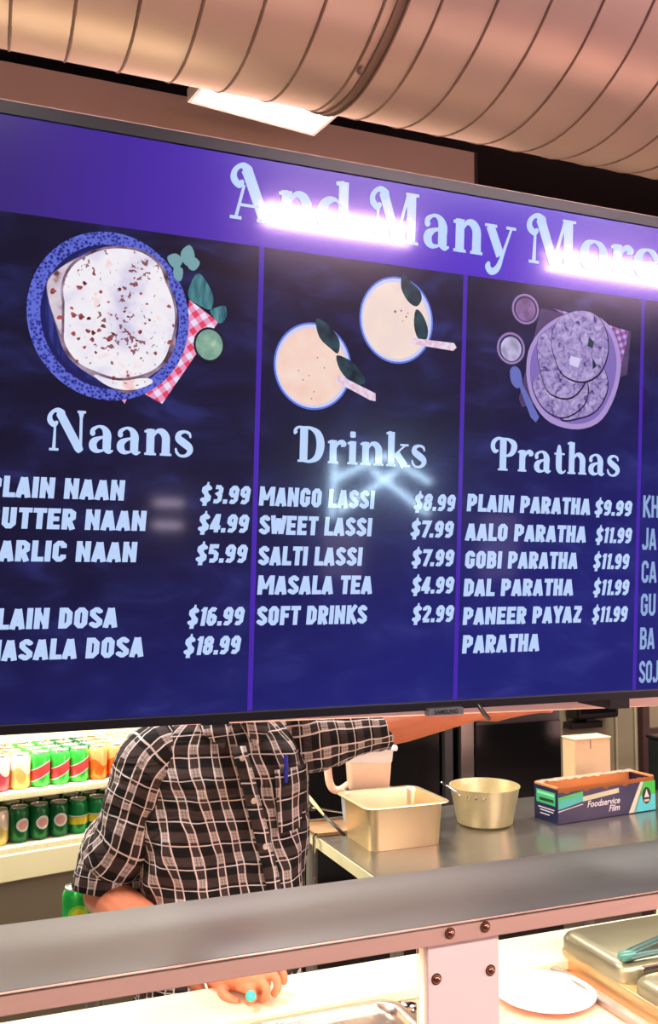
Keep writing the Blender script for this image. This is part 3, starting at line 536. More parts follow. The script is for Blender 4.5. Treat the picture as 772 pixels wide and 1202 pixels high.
# ---------------------------------------------------------------- drinks cooler with cans
CW = mat('cooler_white', (236, 230, 200), .45, 0, .03)
CP = mat('cooler_cream_panel', (238, 232, 186), .5, 0, .03)
CG = mat('cooler_kick_panel', (120, 108, 88), .5, .3, .05)
co = thing('drinks_cooler', 'open lit drinks cooler with two shelves of soda cans behind the man', 'cooler', (.33, 3.326, 0), R(12.4))
X0, X1 = -.75, .5
obj('cooler_back', box(BM(), X0, X1, .5, .54, .12, 1.95), CW, co)
for i, x in enumerate((-.5, -.22, -.02, .14, .3)): obj('back_rib', box(BM(), x, x+.006, .492, .5, .8, 1.8), mat('rib_line', (200, 196, 180), .5), co)
for x in (X0, X1-.03): obj('cooler_side', box(BM(), x, x+.03, -.02, .5, .12, 1.95), CW, co)
obj('cooler_base', box(BM(), X0, X1, -.03, .54, .04, .775), CG, co)
obj('front_panel', box(BM(), X0, X1, -.034, -.02, .775, .862, .003), CP, co)
obj('deck', box(BM(), X0+.03, X1-.03, -.02, .5, .775, .79), CW, co)
obj('canopy', box(BM(), X0, X1, -.05, .54, 1.8, 1.98, .004), CG, co)
COOL = emat('cooler_lamp', (255, 246, 214), 8)
for z in (1.06+.40, 1.78): obj('cooler_lamp', tube(BM(), [(X0+.06, .06, z), (X1-.06, .06, z)], .012, 10), COOL, co, True)
for x in (X0+.05, X1-.05): obj('lamp_upright', tube(BM(), [(x, .03, .9), (x, .03, 1.75)], .01, 8), COOL, co, True)
for nm, z in (('wire_shelf', 1.055), ('wire_shelf', .882)):
    sh = obj(nm, box(BM(), X0+.03, X1-.03, -.01, .46, z-.008, z), CW, co)
    obj('shelf_lip', box(BM(), X0+.03, X1-.03, -.028, -.008, z-.022, z+.002, .003), CP, sh)
    b = BM()
    for k in range(110): box(b, X0+.04+k*.0108, X0+.043+k*.0108, -.0305, -.028, z-.019, z-.002)
    tag(obj('lip_rib', b, CW, sh), kind='stuff')
area('cooler_light', (.25, 3.2, 1.74), (R(12), 0, R(12.4)), 1.1, .08, 25, (1, .95, .8))
def canmat(name, base, band, mode, extra=(240, 240, 236)):
    m = bpy.data.materials.new(name); nt, p = nodes(m); v = objco(nt); sp = N(nt, 'ShaderNodeSeparateXYZ'); nt.links.new(v, sp.inputs[0])
    x, y, z = sp.outputs; c = mixc(nt, noi(nt, v, 30, 2), tuple(v*.75 for v in s2l(base)), s2l(base))
    if mode == 'diag':
        d = mt(nt, 'ADD', z, mt(nt, 'MULTIPLY', x, -.5)); k = mt(nt, 'COMPARE', d, .052, .017); k2 = mt(nt, 'COMPARE', d, .052, .021)
        c = mixc(nt, k2, c, s2l(extra)); c = mixc(nt, k, c, s2l(band))
    elif mode == 'disc':
        r = mt(nt, 'SQRT', mt(nt, 'ADD', mt(nt, 'POWER', x, 2), mt(nt, 'POWER', mt(nt, 'SUBTRACT', z, .058), 2)))
        c = mixc(nt, mt(nt, 'LESS_THAN', r, .022), c, s2l(extra)); c = mixc(nt, mt(nt, 'LESS_THAN', r, .015), c, s2l(band))
    elif mode == 'band':
        c = mixc(nt, mt(nt, 'COMPARE', z, .045, .012), c, s2l(band)); c = mixc(nt, mt(nt, 'COMPARE', z, .06, .002), c, s2l(extra))
    elif mode == 'wave':
        c = mixc(nt, mt(nt, 'GREATER_THAN', mt(nt, 'ADD', z, mt(nt, 'MULTIPLY', mt(nt, 'SINE', mt(nt, 'MULTIPLY', x, 90)), .012)), .06), c, s2l(band))
    nt.links.new(c, p.inputs['Base Color']); p.inputs['Roughness'].default_value = .25; p.inputs['Metallic'].default_value = .35
    return m
LID = mat('can_lid', (226, 224, 214), .25, .8, .03)
KINDS = {'green_red': (canmat('green_can_red_band', (70, 214, 80), (230, 80, 80), 'diag'), 'green can with slanted red band'),
 'dark_disc': (canmat('dark_green_can_pale_disc', (24, 110, 60), (240, 180, 170), 'disc'), 'dark green can with pink disc'),
 'green_yellow': (canmat('green_can_yellow_band', (10, 140, 70), (230, 210, 60), 'band'), 'emerald can with yellow band'),
 'orange': (canmat('orange_can', (236, 120, 44), (250, 180, 110), 'wave'), 'orange can with paler top'),
 'pink': (canmat('pink_white_can', (226, 90, 110), (250, 226, 226), 'wave'), 'pink and white can'),
 'cream': (canmat('cream_yellow_can', (248, 220, 130), (250, 240, 214), 'wave'), 'cream and yellow can'),
 'red': (canmat('red_can', (200, 40, 44), (240, 220, 220), 'band'), 'red can with white band')}
def make_can(kind):
    m, lb = KINDS[kind]; t = thing('soda_can', lb, 'can')
    obj('can_body', lathe(BM(), [(0, .002), (.022, .002), (.025, 0), (.031, .008), (.033, .014), (.033, .097), (.031, .104), (.027, .111)], n=18), m, t, True)
    l = obj('can_lid', lathe(BM(), [(.027, .111), (.0275, .115), (.026, .1155), (.025, .112), (0, .112)], n=18), LID, t, True)
    return t
PROTO = {}
def can(kind, loc, label, group=None, rz=0):
    if kind not in PROTO: t = PROTO[kind] = make_can(kind)
    else:
        s = PROTO[kind]; t = s.copy(); COL.objects.link(t)
        for ch in s.children:
            c = ch.copy(); COL.objects.link(c); c.parent = t
    t.location = loc; t.rotation_euler = (0, 0, rz); t['label'] = label
    if group: t['group'] = group
    elif 'group' in t: del t['group']
    return t
ORD = ['first', 'second', 'third', 'fourth', 'fifth', 'sixth', 'seventh', 'eighth', 'ninth']
ca, sa = cos(R(12.4)), sin(R(12.4))
def cw(lx, ly, z): return (.33+lx*ca-ly*sa, 3.326+lx*sa+ly*ca, z)
rows = {'upper': (1.055, ['pink', 'pink', 'cream', 'green_red', 'green_red', 'green_red', 'orange', 'orange', 'cream', 'orange', 'orange']),
        'lower': (.882, ['cream', 'cream', 'dark_disc', 'dark_disc', 'dark_disc', 'green_yellow', 'green_yellow', 'green_yellow', 'dark_disc', 'dark_disc', 'dark_disc'])}
backk = {'upper': ['red', 'red', 'orange', 'green_red', 'green_red', 'dark_disc', 'dark_disc', 'orange', 'cream', 'cream'], 'lower': ['red', 'pink', 'dark_disc', 'dark_disc', 'dark_disc', 'dark_disc', 'green_yellow', 'dark_disc', 'green_yellow', 'dark_disc']}
for rn, (z, ks) in rows.items():
    cnt = {}
    for i, kd in enumerate(ks):
        lx = -.229+i*.0672; cnt[kd] = cnt.get(kd, 0)+1
        can(kd, cw(lx, .035, z), '%s, %s of its kind in front row, %s cooler shelf' % (KINDS[kd][1], ORD[cnt[kd]-1], rn), 'soda cans in the front row of the %s shelf' % rn, R(12.4)+random.uniform(-.2, .2))
    for r in (1, 2, 3):
        for i, kd in enumerate(backk[rn]):
            can(kd, cw(-.235+i*.068+random.uniform(-.003, .003), .035+.075*r, z), '%s, %s row back on the %s cooler shelf' % (KINDS[kd][1], ORD[r], rn), '%ss in the %s row back on the %s shelf' % (KINDS[kd][1].split(' with')[0], ORD[r], rn), random.uniform(0, 6))

# lone can beside the man's elbow, on a little ledge
lg = thing('side_ledge', 'small steel ledge table left of the man behind the serving counter', 'table', (.2, 2.3, 0))
obj('ledge_top', box(BM(), -.15, .15, -.12, .1, .9, .92, .003), STEEL, lg)
for q in ((-.13, -.1), (.13, -.1), (-.13, .08), (.13, .08)): obj('leg', cyl(BM(), (q[0], q[1], 0), .012, .9, 10), STEEL, lg)
LC = thing('soda_can', 'bright green and yellow soda can by the elbow of the man in plaid', 'can', (.29, 2.29, .925))
obj('can_body', lathe(BM(), [(0, -.008), (.022, -.008), (.025, -.01), (.031, -.002), (.033, .004), (.033, .097), (.031, .104), (.027, .111)], n=24), canmat('lime_can', (40, 190, 80), (240, 235, 60), 'disc', (150, 220, 60)), LC, True)
obj('can_lid', lathe(BM(), [(.027, .111), (.0275, .115), (.026, .1155), (.025, .112), (0, .112)], n=24), LID, LC, True)

# ---------------------------------------------------------------- kitchen backdrop
bf = thing('black_cabinet', 'tall black glossy cabinet behind the white jug', 'cabinet', (1.3, 3.8, 0))
obj('cabinet_body', box(BM(), 0, .77, .02, .46, .02, 2.0), BLKSTEEL, bf)
for x0, x1 in ((.005, .38), (.39, .765)):
    d = obj('door', box(BM(), x0, x1, -.0, .018, .08, 1.98, .003), BLKSTEEL, bf); obj('door_handle', box(BM(), x1-.05 if x0 < .1 else x0+.03, x1-.035 if x0 < .1 else x0+.045, -.03, -.0, 1.25, 1.7, .004), DKSTEEL, d)
cs = tag(obj('corner_strip', box(BM(), 2.082, 2.122, 3.78, 4.0, 0, 2.1), mat('strip_grey', (62, 58, 58), .5, .3)), 'narrow dark grey upright strip between the two tall cabinets', 'strip')
sf = thing('tall_refrigerator', 'tall dark steel refrigerator behind the saucepan', 'refrigerator', (2.148, 3.75, 0))
obj('fridge_body', box(BM(), 0, .535, .03, .54, .05, 2.05), DKSTEEL, sf)
obj('door', box(BM(), .075, .533, 0, .028, .1, 2.03, .004), DKSTEEL, sf); obj('door_frame', box(BM(), 0, .07, .004, .028, .05, 2.05, .003), mat('fridge_frame', (128, 122, 116), .3, .9), sf)
obj('lower_panel', box(BM(), .075, .533, -.004, .0, .1, 1.09, .002), BLKSTEEL, sf)
for x in (.05, .48): obj('foot', cyl(BM(), (x, .1, 0), .02, .05, 10), BLACKP, sf)
ms = thing('wall_monitor', 'dark boxy monitor on the kitchen wall above the cream box', 'monitor', (3.225, 4.24, .985))
obj('monitor_body', box(BM(), -.12, .145, -.06, .05, .02, .4, .012, 2), BLACKP, ms)
obj('monitor_glass', box(BM(), -.1, .12, -.064, -.06, .05, .36), BLKSTEEL, ms)
obj('mount_bar', box(BM(), -.14, .07, -.02, .05, -.035, .0, .004), BLACKP, ms); obj('mount_neck', box(BM(), -.03, .03, -.01, .03, 0, .02), BLACKP, ms)
ww = mat('wall_strip', (182, 172, 140), .6)
for x in (3.43, 3.56): struct('trim_%d' % (1 if x < 3.5 else 2), box(BM(), x, x+.012, 4.285, 4.3, 0, 2.2), ww)
pp = thing('support_post', 'slim dark brown upright post near the right edge of the photo', 'post', (3.17, 3.75, 0))
obj('post_shaft', box(BM(), -.022, .022, -.022, .022, .01, 2.4, .004), mat('brown_post', (58, 34, 28), .5), pp); obj('post_foot', box(BM(), -.05, .05, -.05, .05, 0, .01), BLACKP, pp)
obj('cross_bar', box(BM(), .022, .6, -.015, .015, .98, 1.02, .003), mat('brown_post', (58, 34, 28), .5), pp)

# ---------------------------------------------------------------- steel prep table and what stands on it
pt = thing('prep_table', 'long shiny steel prep table behind the serving counter', 'table', (1.15, 2.4, 0))
top = BM(); box(top, 0, 2.5, 0, .78, .862, .9, .004, 2); obj('table_top', top, STEEL_T, pt)
obj('lit_edge_strip', box(BM(), -.004, -.0005, .0, .78, .862, .897), mat('edge_lit_cream', (240, 232, 190), .4, .2), pt)  # cream colour paints the cooler's light onto the steel side edge
obj('under_shelf', box(BM(), .03, 2.47, .05, .74, .25, .27), STEEL, pt)
for x in (.04, 1.2, 2.44):
    for y in (.05, .72):
        l = obj('leg', cyl(BM(), (x, y, .02), .02, .845, 14), STEEL, pt); obj('foot', cyl(BM(), (x, y, 0), .025, .02, 12), BLACKP, l)
# little side shelf at the back left corner
ss = thing('cutting_tray', 'small brownish tray overhanging the back left corner of the prep table', 'tray', (1.2, 3.02, .9))
tb = BM(); lo = rrect(-.06, .14, -.07, .1, .02); skin_loops(tb, [[(x, y, .001) for x, y in lo], [(x*1.03, y*1.03, .012) for x, y in lo], [(x*.97, y*.97, .012) for x, y in lo], [(x*.95, y*.95, .006) for x, y in lo]], True, True)
obj('tray_body', tb, mat('tray_tan', (176, 140, 104), .4, .2), ss, True)
pb = BM(); tube(pb, [(-.06, -.07, .008), (-.075, -.09, .008), (-.075, -.09, -.12)], .006, 10); obj('bent_rod', pb, CHROME, ss, True)

# steam pan
def hotel_pan(name, label, loc, w, d, h, m, rim=.014, rz=0, cr=.03):
    t = thing(name, label, 'pan', loc, rz)
    o = lambda e, r, z: [(x, y, z) for x, y in rrect(-w/2-e, w/2+e, -d/2-e, d/2+e, r)]
    bm = BM(); skin_loops(bm, [o(-.018, cr, .002), o(-.012, cr, 0), o(-.004, cr, h-.012), o(0, cr+.002, h-.003)], True)
    obj('outer_wall', bm, m, t, 50)
    bm = BM(); skin_loops(bm, [o(-.02, cr, .006), o(-.0065, cr, h-.012), o(-.002, cr, h-.001), o(.002, cr+.002, h), o(rim, cr+.006, h), o(rim+.002, cr+.006, h-.002), o(rim, cr+.006, h-.004), o(0, cr+.002, h-.004)], True)
    obj('inner_wall', bm, m, t, 50); return t
sp_ = hotel_pan('steam_pan', 'deep empty rectangular steel steam pan on the prep table', (1.362, 2.832, .9005), .272, .24, .138, STEEL_P, .013)
# saucepan
sc = thing('saucepan', 'round dull aluminium saucepan with riveted handle behind the foil-box end', 'saucepan', (1.752, 2.9, .9005))
obj('pan_wall', lathe(BM(), [(0, 0), (.088, 0), (.096, .006), (.121, .128), (.1235, .1285), (.1235, .131), (.119, .131), (.094, .01), (.086, .005), (0, .005)], n=56), ALUM, sc, 35)
hb = BM(); tube(hb, [(-.114, -.03, .112), (-.13, -.02, .125), (-.145, .0, .137), (-.158, .02, .148)], [.007, .006, .006, .007], 10, flat=.5)
hd = obj('handle', hb, CHROME, sc, True)
for q in range(3):
    a = R(212+q*13); rv = lathe(BM(), [(0, .004), (.004, .003), (.006, 0)], n=10); rv.transform(Matrix.Translation((.1195*cos(a), .1195*sin(a), .108)) @ Matrix.Rotation(a, 4, 'Z') @ Matrix.Rotation(PI/2, 4, 'Y')); obj('rivet', rv, CHROME, sc, True)
sc['label'] = 'round dull aluminium saucepan with a riveted handle, between steam pan and film box'
# clear tub and pitcher
CLR = mat('milky_tub_plastic', (206, 214, 224), .25, 0, .03, trans=.35)
tt = thing('plastic_tub', 'milky plastic tub under the white jug behind the steam pan', 'tub', (1.375, 3.06, .9))
bm = BM(); oo = lambda e, z: [(x, y, z) for x, y in rrect(-.085-e, .085+e, -.06-e, .06+e, .02)]
skin_loops(bm, [oo(-.008, .0), oo(0, .11), oo(.004, .112), oo(.004, .118), oo(-.003, .118), oo(-.011, .004)], True, True); obj('tub_wall', bm, CLR, tt, 50)
JW = mat('jug_cream', (250, 214, 186), .4, 0, .03, sss=.1); JL = mat('jug_lid_white', (240, 236, 240), .35, 0, .03)
jg = thing('pitcher', 'white plastic jug with a square handle standing on the milky tub', 'jug', (1.378, 3.06, 1.019), R(-18))
bm = BM(); oo = lambda e, z, k=0: [(x-(k if x < 0 else -k), y, z) for x, y in rrect(-.078-e, .078+e, -.052-e, .052+e, .022)]
skin_loops(bm, [oo(-.01, 0), oo(-.006, .006), oo(0, .095)], True); obj('jug_body', bm, JW, jg, 50)
bm = BM(); skin_loops(bm, [oo(.0005, .094), oo(.003, .10), oo(.006, .135), oo(.012, .138), oo(.012, .144), oo(.002, .146)], False, True)
obj('jug_lid', bm, JL, jg, 50)
bm = BM(); box(bm, .082, .104, -.016, .016, .128, .146, .006, 2); obj('spout', bm, JL, jg, True)
bm = BM(); tube(bm, catmull([(-.07, 0, .118), (-.1, 0, .128), (-.135, 0, .115), (-.142, 0, .08), (-.138, 0, .03), (-.125, 0, .0), (-.1, 0, -.006), (-.07, 0, .012)], 5), .0115, 12, flat=1.2); obj('handle', bm, JW, jg, True)
# pale spatula leaning by the tub
spt = thing('spatula', 'pale yellow plastic spatula leaning behind the corner of the prep table', 'spatula', (0, 0, 0))
bm = BM(); tube(bm, [(1.1452, 2.8946, 0.9839), (1.1196, 2.9131, 1.0175), (1.0973, 2.941, 1.0518)], [.008, .014, .012], 12, flat=.35); obj('blade', bm, mat('pale_yellow_plastic', (226, 226, 160), .4), spt, True)
bm = BM(); tube(bm, [(1.1452, 2.8946, 0.9839), (1.1576, 2.837, 0.9666), (1.1809, 2.8081, 0.9394)], [.006, .007, .007], 10, flat=.6); obj('handle', bm, BLACKP, spt, True)
ks = thing('tongs', 'black and chrome tongs lying at the back left corner of the prep table', 'tongs', (1.24, 3.1, .915))
for q in (0, .02): bm = BM(); tube(bm, [(-.06, q, .045), (0, q, .03), (.08, q+.01, .01)], [.005, .006, .006], 8, flat=.5); obj('tong_arm', bm, CHROME, ks, True)
obj('tong_grip', tube(BM(), [(-.07, .01, .048), (-.05, .01, .044)], .014, 10), BLACKP, ks, True)

# film box
FB = thing('film_box', 'dark blue opened cardboard carton of food wrap film on the prep table', 'box', (2.195, 2.865, .9005), R(5.5))
NAVY = mat('navy_card', (22, 28, 82), .4, 0, .06, coat=.3); KRAFT = mat('kraft_card', (214, 140, 84), .8, 0, .08, 20)
def pr(rgb): return mat('print_%d_%d_%d' % rgb, rgb, .4, 0, .03)
L_, D_, H_ = .228, .062, .125
bm = BM(); box(bm, -L_, L_, -D_, -D_+.003, 0, H_-.012); obj('front_panel', bm, NAVY, FB)
bm = BM(); box(bm, -L_, L_, D_-.003, D_, 0, H_); obj('back_panel', bm, NAVY, FB)
for s in (-1, 1): obj('end_panel', box(BM(), s*L_-.0015, s*L_+.0015, -D_, D_, 0, H_-.004), NAVY, FB)
obj('bottom_panel', box(BM(), -L_, L_, -D_, D_, 0, .003), NAVY, FB)
obj('kraft_liner', box(BM(), -L_+.003, L_-.003, D_-.0045, D_-.0032, .003, H_+.001), KRAFT, FB)
# torn kraft lips
random.seed(3)
for y0, nm in ((-D_-.0004, 'torn_edge'),):
    bm = BM(); up = []; dn = []
    for k in range(41):
        x = -L_+2*L_*k/40; dn.append(bm.verts.new((x, y0, H_-.016-(.006 if k % 8 in (3, 4) else 0)-random.uniform(0, .002)))); up.append(bm.verts.new((x, y0-.001, H_-.001+random.uniform(-.001, .002))))
    for k in range(40): bm.faces.new((dn[k], dn[k+1], up[k+1], up[k]))
    bmesh.ops.solidify(bm, geom=bm.faces[:], thickness=-.0025); obj(nm, bm, KRAFT, FB)
bm = BM(); skin_loops(bm, [[(-L_, -D_+.003, H_-.004), (L_, -D_+.003, H_-.004), (L_, -D_+.02, H_-.022), (-L_, -D_+.02, H_-.02)]], True); obj('inner_flap', bm, KRAFT, FB)
for s in (-1, 1): obj('end_flap', box(BM(), s*L_-.003 if s < 0 else s*L_-.006, s*L_+.006 if s < 0 else s*L_+.003, -D_+.002, D_-.002, H_-.006, H_+.002, .001), KRAFT, FB)
bm = BM(); tube(bm, [(-L_+.06, 0, .052), (L_-.06, 0, .052)], .038, 20); obj('film_roll', bm, mat('film_roll_clear', (226, 206, 176), .2, 0, .05), FB, True)
bm = BM(); nn = 30; lo = []
for r in range(4): lo.append([bm.verts.new((-L_+2*L_*k/nn, D_-.03*r/3*1.0, H_+.002+.006*noise.noise(Vector((k*.7, r, 3)))+.004*(r == 1))) for k in range(nn+1)])
for A, B in zip(lo, lo[1:]):
    for k in range(nn): bm.faces.new((A[k], A[k+1], B[k+1], B[k]))
obj('loose_film', bm, mat('loose_film', (230, 214, 190), .12, 0, .1, trans=.6), FB, True)
yf = -D_-.0006
def decal(name, pts, m, lay=0, parent=FB, axis='y', c=-L_-.0021):
    bm = BM(); bm.faces.new([bm.verts.new((a, yf-.0002*lay, b) if axis == 'y' else (c-.0002*lay, a, b)) for a, b in pts]); return obj(name, bm, m, parent)
decal('label_stripe', [(-.228, .05), (-.115, .069), (-.115, .1), (-.228, .086)][::1], pr((90, 210, 200)), 1)
decal('label_stripe', [(-.228, .08), (-.115, .093), (-.115, .104), (-.228, .092)], pr((90, 214, 110)), 2)
decal('label_stripe', [(-.115, .068), (.055, .082), (.055, .099), (-.115, .085)], pr((232, 228, 190)), 1)
decal('label_stripe', [(-.228, .042), (-.115, .058), (-.115, .061), (-.228, .045)], pr((240, 240, 250)), 1)
decal('label_wedge', [(.1, .003), (.16, .109), (.18, .109), (.135, .003)], pr((232, 236, 210)), 1)
decal('label_wedge', [(.125, .003), (.234, .003), (.234, .06), (.152, .06)], pr((90, 226, 236)), 1)
decal('label_wedge', [(.152, .06), (.234, .06), (.234, .109), (.176, .109)], pr((60, 214, 70)), 1)
decal('emblem_disc', [(.19+.022*cos(2*PI*k/24), .058+.03*sin(2*PI*k/24)) for k in range(24)], BLACKP, 2)
decal('emblem_flame', [(.178, .052), (.185, .068), (.19, .082), (.196, .066), (.203, .052)], pr((240, 240, 236)), 3)
decal('emblem_flame', [(.176, .044), (.204, .044), (.2, .036), (.18, .036)], pr((240, 200, 170)), 3)
for tx, x, z, s in (('Foodservice', -.02, .055, .03), ('Film', .03, .03, .03)):
    t_ = font_mesh(tx, s, .0006, .25); t_.transform(Matrix.Translation((x, yf-.0006, z)) @ Matrix.Rotation(PI/2, 4, 'X') @ Matrix.Scale(1.05, 4)); obj('lettering', t_, pr((244, 242, 250)), FB)
decal('end_label', [(-.05, .06), (.05, .06), (.05, .105), (-.05, .105)], pr((70, 200, 130)), 1, FB, 'x')
decal('end_label', [(-.044, .07), (.03, .068), (.035, .078), (-.04, .08)], pr((30, 70, 60)), 2, FB, 'x')
decal('end_label', [(-.045, .09), (.045, .09), (.045, .099), (-.045, .099)], pr((150, 236, 190)), 2, FB, 'x')
for z, a, b in ((.043, -.045, .04), (.034, -.04, .03), (.022, -.02, .03)): decal('end_print', [(a, z), (b, z), (b, z+.004), (a, z+.004)], pr((232, 232, 246)), 1, FB, 'x')

# cream box and dark crate at the table back
cb = thing('cream_box', 'plain cream box standing behind the film box, under the dark monitor', 'box', (2.345, 3.1, .9))
obj('box_body', box(BM(), -.085, .085, -.03, .05, 0, .225, .003), mat('cream_card', (240, 206, 158), .6), cb)
obj('lid_flap', box(BM(), -.087, .087, -.033, .053, .225, .232, .002), mat('cream_card', (246, 214, 168), .6), cb); obj('tape_mark', box(BM(), -.012, -.009, -.0315, -.03, .19, .225), mat('tape_mark', (150, 110, 80), .6), cb)
dc = thing('dark_crate', 'dark equipment box at the far right end of the prep table', 'box', (2.8, 3.08, .9))
obj('crate_body', box(BM(), -.13, .25, -.06, .06, 0, .2, .006), mat('dark_green_black', (24, 30, 28), .4), dc); obj('crate_lid', box(BM(), -.135, .255, -.065, .065, .2, .215, .004), BLACKP, dc)

# ---------------------------------------------------------------- serving counter, sneeze-guard shelf, post, glass
ct = thing('serving_counter', 'long steel serving counter with a lit warm steel top', 'counter', (0, 0, 0))
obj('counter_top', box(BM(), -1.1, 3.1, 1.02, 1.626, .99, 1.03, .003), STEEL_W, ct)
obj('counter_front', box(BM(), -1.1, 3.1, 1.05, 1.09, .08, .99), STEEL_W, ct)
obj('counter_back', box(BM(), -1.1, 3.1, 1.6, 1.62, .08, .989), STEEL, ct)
for x in (-1.1, 3.06): obj('end_panel', box(BM(), x, x+.04, 1.09, 1.6, .08, .99), STEEL, ct)
obj('kick_plate', box(BM(), -1.05, 3.05, 1.1, 1.6, 0, .08), BLACKP, ct)
for x in (1.045,): obj('well_divider', box(BM(), x-.008, x+.008, 1.1, 1.5, 1.03, 1.042, .002), STEEL, ct)
for x in (.44, .72): obj('well_divider', box(BM(), x-.003+(.012 if x > .5 else -.012), x+.003+(.012 if x > .5 else -.012), 1.1, 1.49, 1.03, 1.034), STEEL, ct)
cbd = tag(obj('cutting_board', box(BM(), -1.0, 3.0, 1.492, 1.622, 1.0302, 1.05, .003, 2), WHITEB), 'long cream cutting board running along the back of the serving counter', 'cutting board')
sh = thing('guard_shelf', 'long grey steel sneeze-guard shelf in front of the man', 'shelf', (0, 0, 1.32))
GREYTOP = mat('grey_shelf_top', (124, 130, 132), .3, .4, .14, 3, 0, 30, (1, 2, 1), rvar=.1)
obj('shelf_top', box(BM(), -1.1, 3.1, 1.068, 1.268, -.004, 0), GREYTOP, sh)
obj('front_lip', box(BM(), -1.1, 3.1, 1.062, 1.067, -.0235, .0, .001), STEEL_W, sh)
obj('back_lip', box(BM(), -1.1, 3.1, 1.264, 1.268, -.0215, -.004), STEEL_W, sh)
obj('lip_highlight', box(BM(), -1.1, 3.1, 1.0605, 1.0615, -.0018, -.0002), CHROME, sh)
POSTM = mat('pinkish_post_steel', (255, 232, 224), .42, .1, .04, 5, .02, 30)
def post(x, label, bolts=True):
    p = thing('guard_post', label, 'post', (x, 1.07, .88))
    b = BM(); box(b, -.0515, .0515, 0, .004, .0, .4165, .001); obj('face_plate', b, POSTM, p)
    for s in (-1, 1): obj('side_flange', box(BM(), s*.05-.0015, s*.05+.0015, .004, .03, .15, .4165), POSTM, p)
    for dx, dz, y in ((-.0245, .4295, -.0085), (.0265, .4305, -.0085), (-.0395, .373, 0), (.0385, .372, 0)):
        bt = lathe(BM(), [(0, .0052), (.003, .0048), (.0048, .003), (.0055, .0008), (.0072, .0006), (.0072, 0)], n=16); bt.transform(Matrix.Translation((dx, y, dz)) @ Matrix.Rotation(PI/2, 4, 'X')); obj('bolt', bt, mat('bolt_brass', (170, 120, 100), .25, .9), p, True)
post(.6135, 'pinkish steel guard post with four domed bolts, under the grey shelf')
post(-.75, 'pinkish steel guard post at the left end of the grey shelf'); post(2.35, 'pinkish steel guard post at the right end of the grey shelf')
GL = bpy.data.materials.new('guard_glass'); nt, p_ = nodes(GL); nt.nodes.remove(p_)
tr = N(nt, 'ShaderNodeBsdfTransparent'); gl = N(nt, 'ShaderNodeBsdfGlossy'); gl.inputs['Roughness'].default_value = .02; mx = N(nt, 'ShaderNodeMixShader'); frn = N(nt, 'ShaderNodeFresnel'); frn.inputs[0].default_value = 1.35
tr.inputs[0].default_value = (.97, .98, .97, 1)
nt.links.new(frn.outputs[0], mx.inputs[0]); nt.links.new(tr.outputs[0], mx.inputs[1]); nt.links.new(gl.outputs[0], mx.inputs[2]); nt.links.new(mx.outputs[0], nt.nodes['Material Output'].inputs[0])
for i, (a, b, lb) in enumerate(((-.69, .555, 'clear guard glass pane under the shelf, left of the bolted post'), (.672, 2.29, 'clear guard glass pane under the shelf, right of the bolted post'))):
    g = thing('glass_pane', lb, 'glass', ((a+b)/2, 1.08, 1.032)); h = (b-a)/2
    obj('glass_sheet', box(BM(), -h, h, 0, .005, 0, .26), GL, g)
    obj('edge_clip', box(BM(), -h+.1, -h+.14, -.004, .009, .0, .02), CHROME, g); obj('edge_clip', box(BM(), h-.14, h-.1, -.004, .009, .0, .02), CHROME, g)
ls = thing('light_strip', 'slim warm light strip fixed under the grey guard shelf', 'light', (0, 1.2, 1.292))
obj('strip_housing', box(BM(), -.8, 2.3, -.02, .02, 0, .0235), STEEL, ls); obj('strip_diffuser', box(BM(), -.79, 2.29, -.016, .016, -.004, 0), emat('strip_glow', (255, 226, 190), 4), ls)

# pans and plate in the counter
sp2 = hotel_pan('serving_pan', 'shallow steel pan set in the serving counter beside the bolted post', (.578, 1.318, 1.0305), .25, .31, .014, mat('serving_pan_steel', (226, 212, 200), .25, .95, .05, rvar=.1), .012)
pl = thing('white_plate', 'round white plate on the serving counter right of the bolted post', 'plate', (.968, 1.412, 1.0305))
obj('plate_disc', lathe(BM(), [(0, 0), (.05, 0), (.055, .003), (.085, .011), (.0865, .0125), (.084, .0135), (.056, .006), (0, .005)], n=56), mat('white_ceramic', (252, 248, 244), .25, 0, .02, coat=.3), pl, True)
LIDM = mat('lid_steel', (150, 146, 122), .38, .7, .06, rvar=.1); PANW = mat('lid_pan_gold', (222, 190, 140), .3, .85, .05)
lp2 = thing('lidded_pan', 'lidded steel food pan at the right of the serving counter', 'pan', (1.24, 1.33, 1.0305))
def slab(x0, x1, y0, y1, z0, z1, r, m, nm, par, rt=.012):
    bm = BM(); o = lambda e, z: [(x, y, z) for x, y in rrect(x0+e, x1-e, y0+e, y1-e, r)]
    skin_loops(bm, [o(0, z0), o(0, z1-rt), o(rt*.3, z1-rt*.4), o(rt, z1)], True, True); return obj(nm, bm, m, par, True)
slab(-.165, .4, -.22, .2, 0, .03, .03, PANW, 'pan_body', lp2, .002)
slab(-.163, .398, .005, .198, .03, .062, .03, LIDM, 'lid_back_half', lp2)
slab(-.163, .398, -.218, -.005, .03, .056, .03, LIDM, 'lid_front_half', lp2)
obj('lid_hinge', tube(BM(), [(-.13, 0, .058), (.36, 0, .058)], .004, 8), CHROME, lp2, True)
tg = thing('teal_tongs', 'teal-handled tongs lying across the lidded pan', 'tongs', (1.1, 1.35, 1.1))
TEAL = mat('teal_plastic', (28, 72, 72), .4, 0, .05)
for q, a in ((0, R(-2)), (.012, R(17))):
    bm = BM(); tube(bm, [(0, 0, .001), (.03, 0, .003), (.3, 0, .003)], [.008, .0085, .007], 12, flat=.6); o_ = obj('tong_arm', bm, TEAL, tg, True); o_.rotation_euler.z = a; o_.location = (0, q, 0)
obj('tong_pivot', tube(BM(), [(-.012, .004, .003), (.006, .004, .003)], .009, 10), mat('teal_pivot', (60, 120, 114), .3), tg, True)
